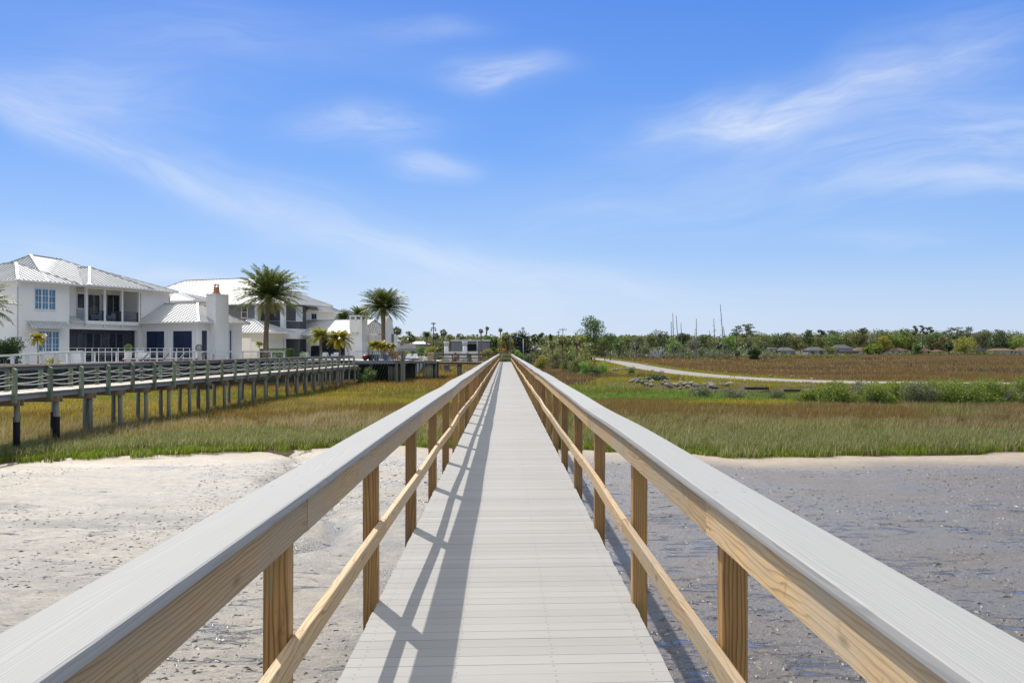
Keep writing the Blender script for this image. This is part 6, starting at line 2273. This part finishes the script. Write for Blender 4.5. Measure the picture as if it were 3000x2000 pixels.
def small_house(label, px0, px1, Y, yeave, ytop, roof, wall, name='bungalow', gable=False, group='houses beyond the marsh', dep=9.0, z0=None):
    x0, x1 = wx(px0, Y), wx(px1, Y)
    z0 = gz1((x0 + x1) / 2, Y) if z0 is None else z0
    W = x1 - x0
    ze = wz(yeave, Y) - z0; zr = wz(ytop, Y) - z0
    t = thing(name, label, 'house', ((x0 + x1) / 2, Y, z0), 0, group)
    mb = MB(); mb.box(-W / 2 + .4, W / 2 - .4, 0, dep, -.5, ze); mb.build('wall', M[wall], t)
    mb = MB()
    e = .25
    if gable:
        pts = [(-W / 2, -e, ze), (W / 2, -e, ze), (W / 2, dep + e, ze), (-W / 2, dep + e, ze), (0, -e, zr), (0, dep + e, zr)]
        mb.add(pts, [(0, 3, 5, 4), (1, 4, 5, 2), (0, 4, 1), (2, 5, 3), (0, 1, 2, 3)])
    else:
        i_ = min(W * .3, dep * .5)
        pts = [(-W / 2, -e, ze + .02), (W / 2, -e, ze + .02), (W / 2, dep + e, ze + .02), (-W / 2, dep + e, ze + .02), (-W / 2 + i_, dep / 2, zr), (W / 2 - i_, dep / 2, zr)]
        mb.add(pts, [(0, 1, 5, 4), (1, 2, 5), (2, 3, 4, 5), (3, 0, 4), (3, 2, 1, 0)])
    mb.build('roof', M[roof], t)
    n = max(2, int(W / 4.2))
    for i in range(n):
        x = -W / 2 + (i + .5) * W / n
        mb = MB()
        dr = (i == n // 2)
        w_ = .55 if dr else .85
        mb.box(x - w_, x + w_, -.06, -.002, 0.1 if dr else ze * .38, ze * .80)
        mb.build('door' if dr else 'window', M['glass_dark'], t)
    return t


M['wall_far'] = simple('far_pale_wall', (.36, .34, .29), .9)
small_house('tan roofed house left of the far row, beyond the marsh', 2502, 2582, 690, 1027, 1017, 'roof_tan', 'wall_far')
small_house('brown roofed house right of the tan roofed one', 2578, 2612, 700, 1026, 1018, 'roof_brown', 'wall_brick')
small_house('wide tan-brown roofed house below the white gable', 2607, 2662, 690, 1027, 1019, 'roof_red', 'wall_far')
small_house('white gable end peeping above the brown roofs', 2638, 2656, 740, 1020, 1010, 'roof_grey', 'wall_far', gable=True)
small_house('red-brown roofed house behind the thin pines', 2692, 2730, 700, 1028, 1019, 'roof_red', 'wall_brick')
small_house('small red roofed house right of the thin pines', 2738, 2768, 690, 1030, 1024, 'roof_red', 'wall_brick')
small_house('dark roofed house below the wide pines', 2858, 2902, 700, 1028, 1020, 'roof_dark', 'wall_brick')
small_house('white house with a tan roof near the right edge', 2906, 2976, 680, 1027, 1020, 'roof_tan', 'wall_far')
small_house('tan roofed house cut by the right edge', 2976, 3040, 680, 1028, 1018, 'roof_tan', 'wall_far')
small_house('grey two-storey house with white trim, left of the tan roofed houses', 2440, 2500, 560, 1020, 1009, 'roof_grey', 'wall_grey', 'two_storey_house')
small_house('low dark roofed house in front of the grey two-storey one', 2468, 2516, 540, 1030, 1023, 'roof_dark', 'wall_brick')
small_house('dark grey roofed house between the fan palms', 2366, 2424, 480, 1026, 1016, 'roof_grey', 'wall_grey')
small_house('white boxy house left of the grey roofed one', 2244, 2290, 345, 1021, 1018, 'roof_grey', 'wall_far')
small_house('grey roofed house behind the three short dead trunks', 2284, 2334, 340, 1027, 1017, 'roof_grey', 'wall_far')
small_house('low white house showing through the wood below the twiggy trunk', 2032, 2078, 380, 1026, 1021, 'roof_grey', 'white_wall')
small_house('white roofed cottage right of the dark oak', 1553, 1586, 225, 1023, 1013, 'roof', 'wall_grey', 'cottage')
small_house('low house with a pale sloping roof left of the grey building', 1196, 1252, 215, 1008, 999, 'roof', 'wall_grey')
small_house('long low house with a grey shingle roof behind the terrace', 1160, 1226, 190, 1022, 1006, 'roof_grey', 'wall_grey')
small_house('white roofed house peeping out behind the terrace fan palm', 1136, 1166, 220, 1000, 991, 'roof', 'white_wall')

# the grey block building with columns
t = thing('grey_building', 'flat-roofed grey block building with a shaded opening, behind the crossing walk', 'building', (0, 0, 0))
GB = 168
z0 = gz1(wx(1370, GB), GB)
zt = wz(999, GB)
mb = MB(); mb.box(wx(1322, GB), wx(1370, GB), GB, GB + 10, z0 - .3, zt); mb.box(wx(1400, GB), wx(1434, GB), GB - .0, GB + 10, z0 - .3, zt - .05); mb.box(wx(1370, GB) + .004, wx(1400, GB) - .004, GB + 3, GB + 10, z0 - .3, zt - .02); mb.box(wx(1370, GB) + .004, wx(1400, GB) - .004, GB, GB + 2.99, zt - .5, zt - .03)
mb.build('wall', M['grey_block'], t)
mb = MB(); mb.box(wx(1320, GB), wx(1436, GB), GB - .12, GB + 10.1, zt + .002, zt + .22); mb.build('roof_edge', M['white_paint'], t)
mb = MB(); mb.tube([(wx(1398, GB), GB - .1, z0), (wx(1398, GB), GB - .1, zt)], .06, 8); mb.build('post', M['white_paint'], t, True)
for px, lab in ((1308, 'left one of the two white flared columns beyond the crossing walk'), (1362, 'right one of the two white flared columns beyond the crossing walk')):
    CYY = 150
    zc0 = gz1(wx(px, CYY), CYY)
    c = thing('white_column', lab, 'column', (wx(px, CYY), CYY, zc0), 0, 'white flared columns')
    hh = wz(1000, CYY) - zc0
    mb = MB(); mb.lathe([(.37, -.2), (.36, hh * .3), (.31, hh * .80)], n=16); mb.build('shaft', M['white_paint'], c, True)
    mb = MB(); mb.lathe([(.312, hh * .80), (.34, hh * .86), (.44, hh * .95), (.44, hh)], n=16); mb.build('capital', M['white_paint'], c, True)
chair_at('blue chair in the shaded opening of the grey building', (wx(1385, 160), 160, gz1(wx(1385, 160), 160)), 0, 'blue_cushion', None)
wb = thing('low_wall', 'low pale garden wall behind the crossing walk and the white columns', 'wall', (0, 0, 0))
mb = MB(); mb.box(wx(1305, 154), wx(1400, 154), 154, 154.4, -1.3, wz(1029, 154)); mb.build('wall', M['white_wall'], wb)
t = thing('dark_planter', 'dark square planter on the ground behind the crossing walk', 'planter', (wx(1309, 140), 140, gz1(wx(1309, 140), 140)))
mb = MB(); mb.box(-.42, .42, -.42, .42, -.1, 1.0); mb.build('box', M['stone_dark'], t); o = leaf_ball('leaves', 160, .42, .16, M['leaf_mid'], 5); o.parent = t; o.location = (0, 0, 1.15)

# ---------------------------------------------------------------- poles and lamp
def upole(label, px, Y, ytop, arms, r=.14):
    z0 = gzz(px, Y); H = wz(ytop, Y) - z0
    t = thing('utility_pole', label, 'utility pole', (wx(px, Y), Y, z0), 0, 'utility poles')
    mb = MB(); mb.tube([(0, 0, -.3), (0, 0, H)], [r, r * .7], 8); mb.build('pole', M['pole_wood'], t, True)
    for dz, w_, gear in arms:
        mb = MB(); mb.box(-w_, w_, -.16, -.08, H - dz - .06, H - dz + .06)
        a = mb.build('crossarm', M['pole_wood'], t)
        for s in (-1, -.5, .5, 1):
            mb = MB(); mb.lathe([(.05, 0), (.07, .08), (.04, .22)], (s * w_ * .93, -.12, H - dz + .062), 7); mb.build('insulator', M['galv'], a)
        if gear:
            for s in (-1, 1):
                mb = MB(); mb.lathe([(.10, 0), (.16, .05), (.16, .45), (.08, .55)], (s * w_, -.12, H - dz - .62), 8); mb.build('transformer', M['galv'], a)
    return t


upole('utility pole with a double crossarm and hanging gear, left of the boardwalk', 1270, 210, 944, ((.35, .45, False), (1.3, .45, True)))
upole('plain utility pole above the dark oak, right of the boardwalk', 1532, 235, 957, ((.5, .4, False),), .12)
upole('utility pole with one wide crossarm, left of the big loose-crowned tree', 1649, 250, 960, ((.5, 1.0, False),), .12)
upole('short utility pole close to the left of the wide-armed one', 1636, 290, 968, ((.6, .5, False), (1.4, .5, False)), .12)
upole('brown bare pole just right of the boardwalk end', 1495, 152, 984, (), .10)
t = thing('street_lamp', 'street lamp with a curved arm over the dark oak, right of the boardwalk end', 'street lamp', (wx(1533, 190), 190, gz1(wx(1533, 190), 190)))
hL = wz(992, 190) - gz1(wx(1533, 190), 190)
mb = MB(); mb.tube([(0, 0, 0), (0, 0, hL)], [.10, .08], 8); mb.build('pole', M['galv'], t, True)
mb = MB(); mb.tube([(0, 0, hL - .05), (-.25, 0, hL + .18), (-.95, 0, hL + .42), (-1.15, 0, hL + .44)], .05, 6); a_ = mb.build('arm', M['galv'], t, True)
mb = MB(); mb.lathe([(.16, 0), (.16, .08), (.06, .16)], (-1.18, 0, hL + .36), 8); mb.build('lamp_head', M['galv'], a_, True)
t = thing('orange_barrel', 'small orange traffic barrel beyond the closing rail of the boardwalk', 'barrel', (wx(1476, 156), 156, wz(1032, 156)))
mb = MB(); mb.lathe([(.26, -1.6), (.25, 0)], n=12); mb.build('base', M['dark_metal'], t, True)
mb = MB(); mb.lathe([(.25, .001), (.25, .48), (.21, .56)], n=12); mb.build('drum', M['orange'], t, True)
t = thing('utility_box', 'white utility box at the right side of the road mouth', 'utility box', (wx(1741, 280), 280, gzz(1741, 280)))
mb = MB(); mb.box(-.32, .32, -.3, .3, 0, 1.15); mb.build('cabinet', M['white_paint'], t); mb = MB(); mb.box(-.28, .28, -.325, -.302, .1, 1.05); mb.build('door', M['galv'], t)

# ---------------------------------------------------------------- the road bank
shr = [
    (1622 + 290, 88, 1094, 84, 'leaf_dark', 'dark round shrub beside the rocks at the near side of the road bend', 40),
    (1862, 92, 1098, 60, 'leaf_bright', 'bright green shrub to the left of the dark round one'),
]
shrub('dark round shrub beside the rocks on the near bank of the road', 1920, 89, 1097, 66, 'leaf_dark', z0=-1.9, n=3400)
shrub('bright green shrub spreading left of the dark round one', 1882, 92, 1100, 62, 'leaf_bright', z0=-1.9)
shrub('small dark shrub on the near road verge, farther along', 1850, 118, 1070, 34, 'leaf_mid')
shrub('bushy green shrub beside the far stretch of the road', 1765, 140, 1060, 50, 'leaf_bright')
shrub('small green shrub on the far road verge', 2080, 118, 1086, 26, 'leaf_bright', z0=-1.5)
for i, (px, Y, yt, wd, mt, lab) in enumerate(((2050, 70, 1128, 80, 'leaf_grey', 'pale feathery shrub in the bright grass, leftmost of the row'), (2150, 68, 1130, 72, 'leaf_grey', 'pale feathery shrub in the bright grass, second from the left'), (2215, 71, 1140, 50, 'leaf_mid', 'small rounded shrub in the bright grass beside the timber baulk'),
                                              (2275, 68, 1134, 70, 'leaf_grey', 'pale feathery shrub in the bright grass, right of the timber baulk'))):
    shrub(lab, px, Y, yt, wd, mt, group='feathery shrubs in the bright grass')
row = [(2390, 63, 1126, 100, 'leaf_bright'), (2455, 61, 1108, 120, 'leaf_bright'), (2520, 63, 1114, 108, 'leaf_grey'), (2580, 60, 1118, 120, 'leaf_bright'), (2635, 63, 1106, 108, 'leaf_bright'), (2700, 61, 1112, 120, 'leaf_grey'),
       (2760, 63, 1104, 108, 'leaf_bright'), (2820, 60, 1100, 132, 'leaf_bright'), (2880, 63, 1106, 108, 'leaf_grey'), (2930, 61, 1096, 132, 'leaf_bright'), (2990, 63, 1100, 120, 'leaf_bright'), (3050, 62, 1104, 132, 'leaf_grey')]
ordn = ['first', 'second', 'third', 'fourth', 'fifth', 'sixth', 'seventh', 'eighth', 'ninth', 'tenth', 'eleventh', 'last']
for (px, Y, yt, wd, mt), od in zip(row, ordn):
    shrub('%s marsh shrub from the left in the thick green row below the road' % ('bright green ' + od if mt == 'leaf_bright' else 'greyish ' + od), px, Y, yt, wd * 1.1, 'shrub_leaf' if mt == 'leaf_bright' else mt, group='marsh shrubs in the row below the road', z0=MARSH, n=3400, leaf=.10)

for i, (px, Y, yt, wd, mt, lab) in enumerate(((2350, 65, 1150, 70, 'leaf_olive', 'low olive shrub at the left end of the thick green row'), (2425, 61, 1152, 80, 'shrub_leaf', 'low shrub in front of the first gap of the green row'), (2490, 62, 1140, 80, 'leaf_olive', 'olive shrub in front of the green row, left part'),
        (2552, 61, 1146, 90, 'shrub_leaf', 'low yellow-green shrub in front of the green row, left of its middle'), (2610, 63, 1136, 80, 'leaf_grey', 'twiggy grey shrub in front of the middle of the green row'), (2672, 61, 1142, 90, 'shrub_leaf', 'low bright shrub in front of the middle of the green row'),
        (2732, 63, 1132, 80, 'leaf_olive', 'olive shrub in front of the green row, right of its middle'), (2790, 61, 1140, 90, 'shrub_leaf', 'low bright shrub in front of the right part of the green row'), (2852, 62, 1130, 90, 'leaf_grey', 'twiggy grey shrub in front of the right part of the green row'),
        (2912, 61, 1138, 90, 'shrub_leaf', 'low bright shrub near the right end of the green row'), (2968, 62, 1130, 90, 'leaf_olive', 'olive shrub at the right end of the green row'))):
    shrub(lab, px, Y, yt, wd, mt, group='marsh shrubs in the row below the road', z0=MARSH, leaf=.09)

rk = random.Random(44)
rock_me = []
for i in range(5):
    mb = MB(); mb.ico((0, 0, 0), (1, .75, .55), .22, rk, sub=1); rock_me.append(mb.mesh('rock', M['rock']))
spots = []
for i in range(34):
    f = (i % 17) / 16
    bx = 13.0 + f * 6.2; by = float(np.interp(bx, BANK[:, 0], BANK[:, 1]))
    off = rk.uniform(1.2, 3.4)
    x_ = bx - off * .55; y_ = by - off * .84
    spots.append((1480 + x_ / y_ * F, y_, rk.uniform(.18, .40)))
words = ['pale', 'tan', 'grey', 'flat', 'blocky']
for i, (px, Y, s) in enumerate(spots):
    o = bpy.data.objects.new('rock', rock_me[i % 5]); COL.objects.link(o)
    x = wx(px, Y)
    o.location = (x, Y, gz1(x, Y) + .08); o.scale = (s, s, s); o.rotation_euler = (rk.uniform(-.4, .4), rk.uniform(-.4, .4), rk.uniform(0, 6.28))
    tag(o, 'pale broken stone in the rip-rap heap below the near road bank', 'rock', 'stones of the rip-rap heap')
for i in range(16):
    px = 1800 + i * 9 + rk.uniform(-3, 3); Y = 150 - i * 2.6
    o = bpy.data.objects.new('rock', rock_me[(i * 2) % 5]); COL.objects.link(o)
    x = wx(px, Y); o.location = (x, Y, gz1(x, Y) + .15); s = rk.uniform(.22, .42); o.scale = (s, s, s); o.rotation_euler[2] = rk.uniform(0, 6)
    tag(o, 'small pale stone scattered along the left verge of the straight road', 'rock', 'stones along the left road verge')
for i in range(12):
    t_ = i / 11
    px = 1905 + t_ * 640 + rk.uniform(-14, 14)
    Y = float(np.interp(px, [1900, 2000, 2100, 2300, 2550], [165, 128, 112, 92, 86])) + rk.uniform(-.5, .5)
    o = bpy.data.objects.new('rock', rock_me[(i * 3) % 5]); COL.objects.link(o)
    x = wx(px, Y); s = rk.uniform(.12, .28); o.location = (x, Y, gz1(x, Y) + s * .3 + .2); o.scale = (s * 1.4, s, s); o.rotation_euler[2] = rk.uniform(0, 6)
    tag(o, 'small pale stone lying along the far verge of the road', 'rock', 'stones along the far road verge')
for lab, px, Y, ln in (('dark squared timber baulk lying on the near road bank', 2216, 77, 1.9), ('dark timber baulk with broken concrete at its right end', 2330, 75.5, 1.8)):
    o = thing('timber_baulk', lab, 'timber', (wx(px, Y), Y, gz1(wx(px, Y), Y) + .25), -.08)
    mb = MB(); mb.box(-ln / 2, ln / 2, -.12, .12, 0, .2); mb.build('beam', M['wet_timber'], o)
o = bpy.data.objects.new('concrete_slab', rock_me[3]); COL.objects.link(o); o.location = (wx(2372, 74.5), 74.5, gz1(wx(2372, 74.5), 74.5) + .35); o.scale = (.6, .35, .75); tag(o, 'upright broken concrete slab right of the dark baulks', 'concrete slab')
# stakes and stump
t = thing('survey_stakes', 'pair of thin yellow stakes joined by tape at the near edge of the road', 'survey stakes', (wx(2146, 80.5), 80.5, gz1(wx(2146, 80.5), 80.5)))
for x in (-.16, .16):
    mb = MB(); mb.box(x - .02, x + .02, -.02, .02, 0, .75); mb.build('stake', M['yellow_paint'], t)
mb = MB(); mb.box(-.138, .138, -.008, .008, .66, .70); mb.build('tape', M['yellow_paint'], t)
Ys = 190
t = thing('stump_post', 'dark upright stump standing alone in the brown marsh', 'stump', (wx(2668, Ys), Ys, MARSH))
mb = MB(); mb.tube([(0, 0, -.2), (.02, 0, .8), (.0, 0, 1.55)], [.24, .20, .14], 9); mb.build('post', M['bark'], t, True)
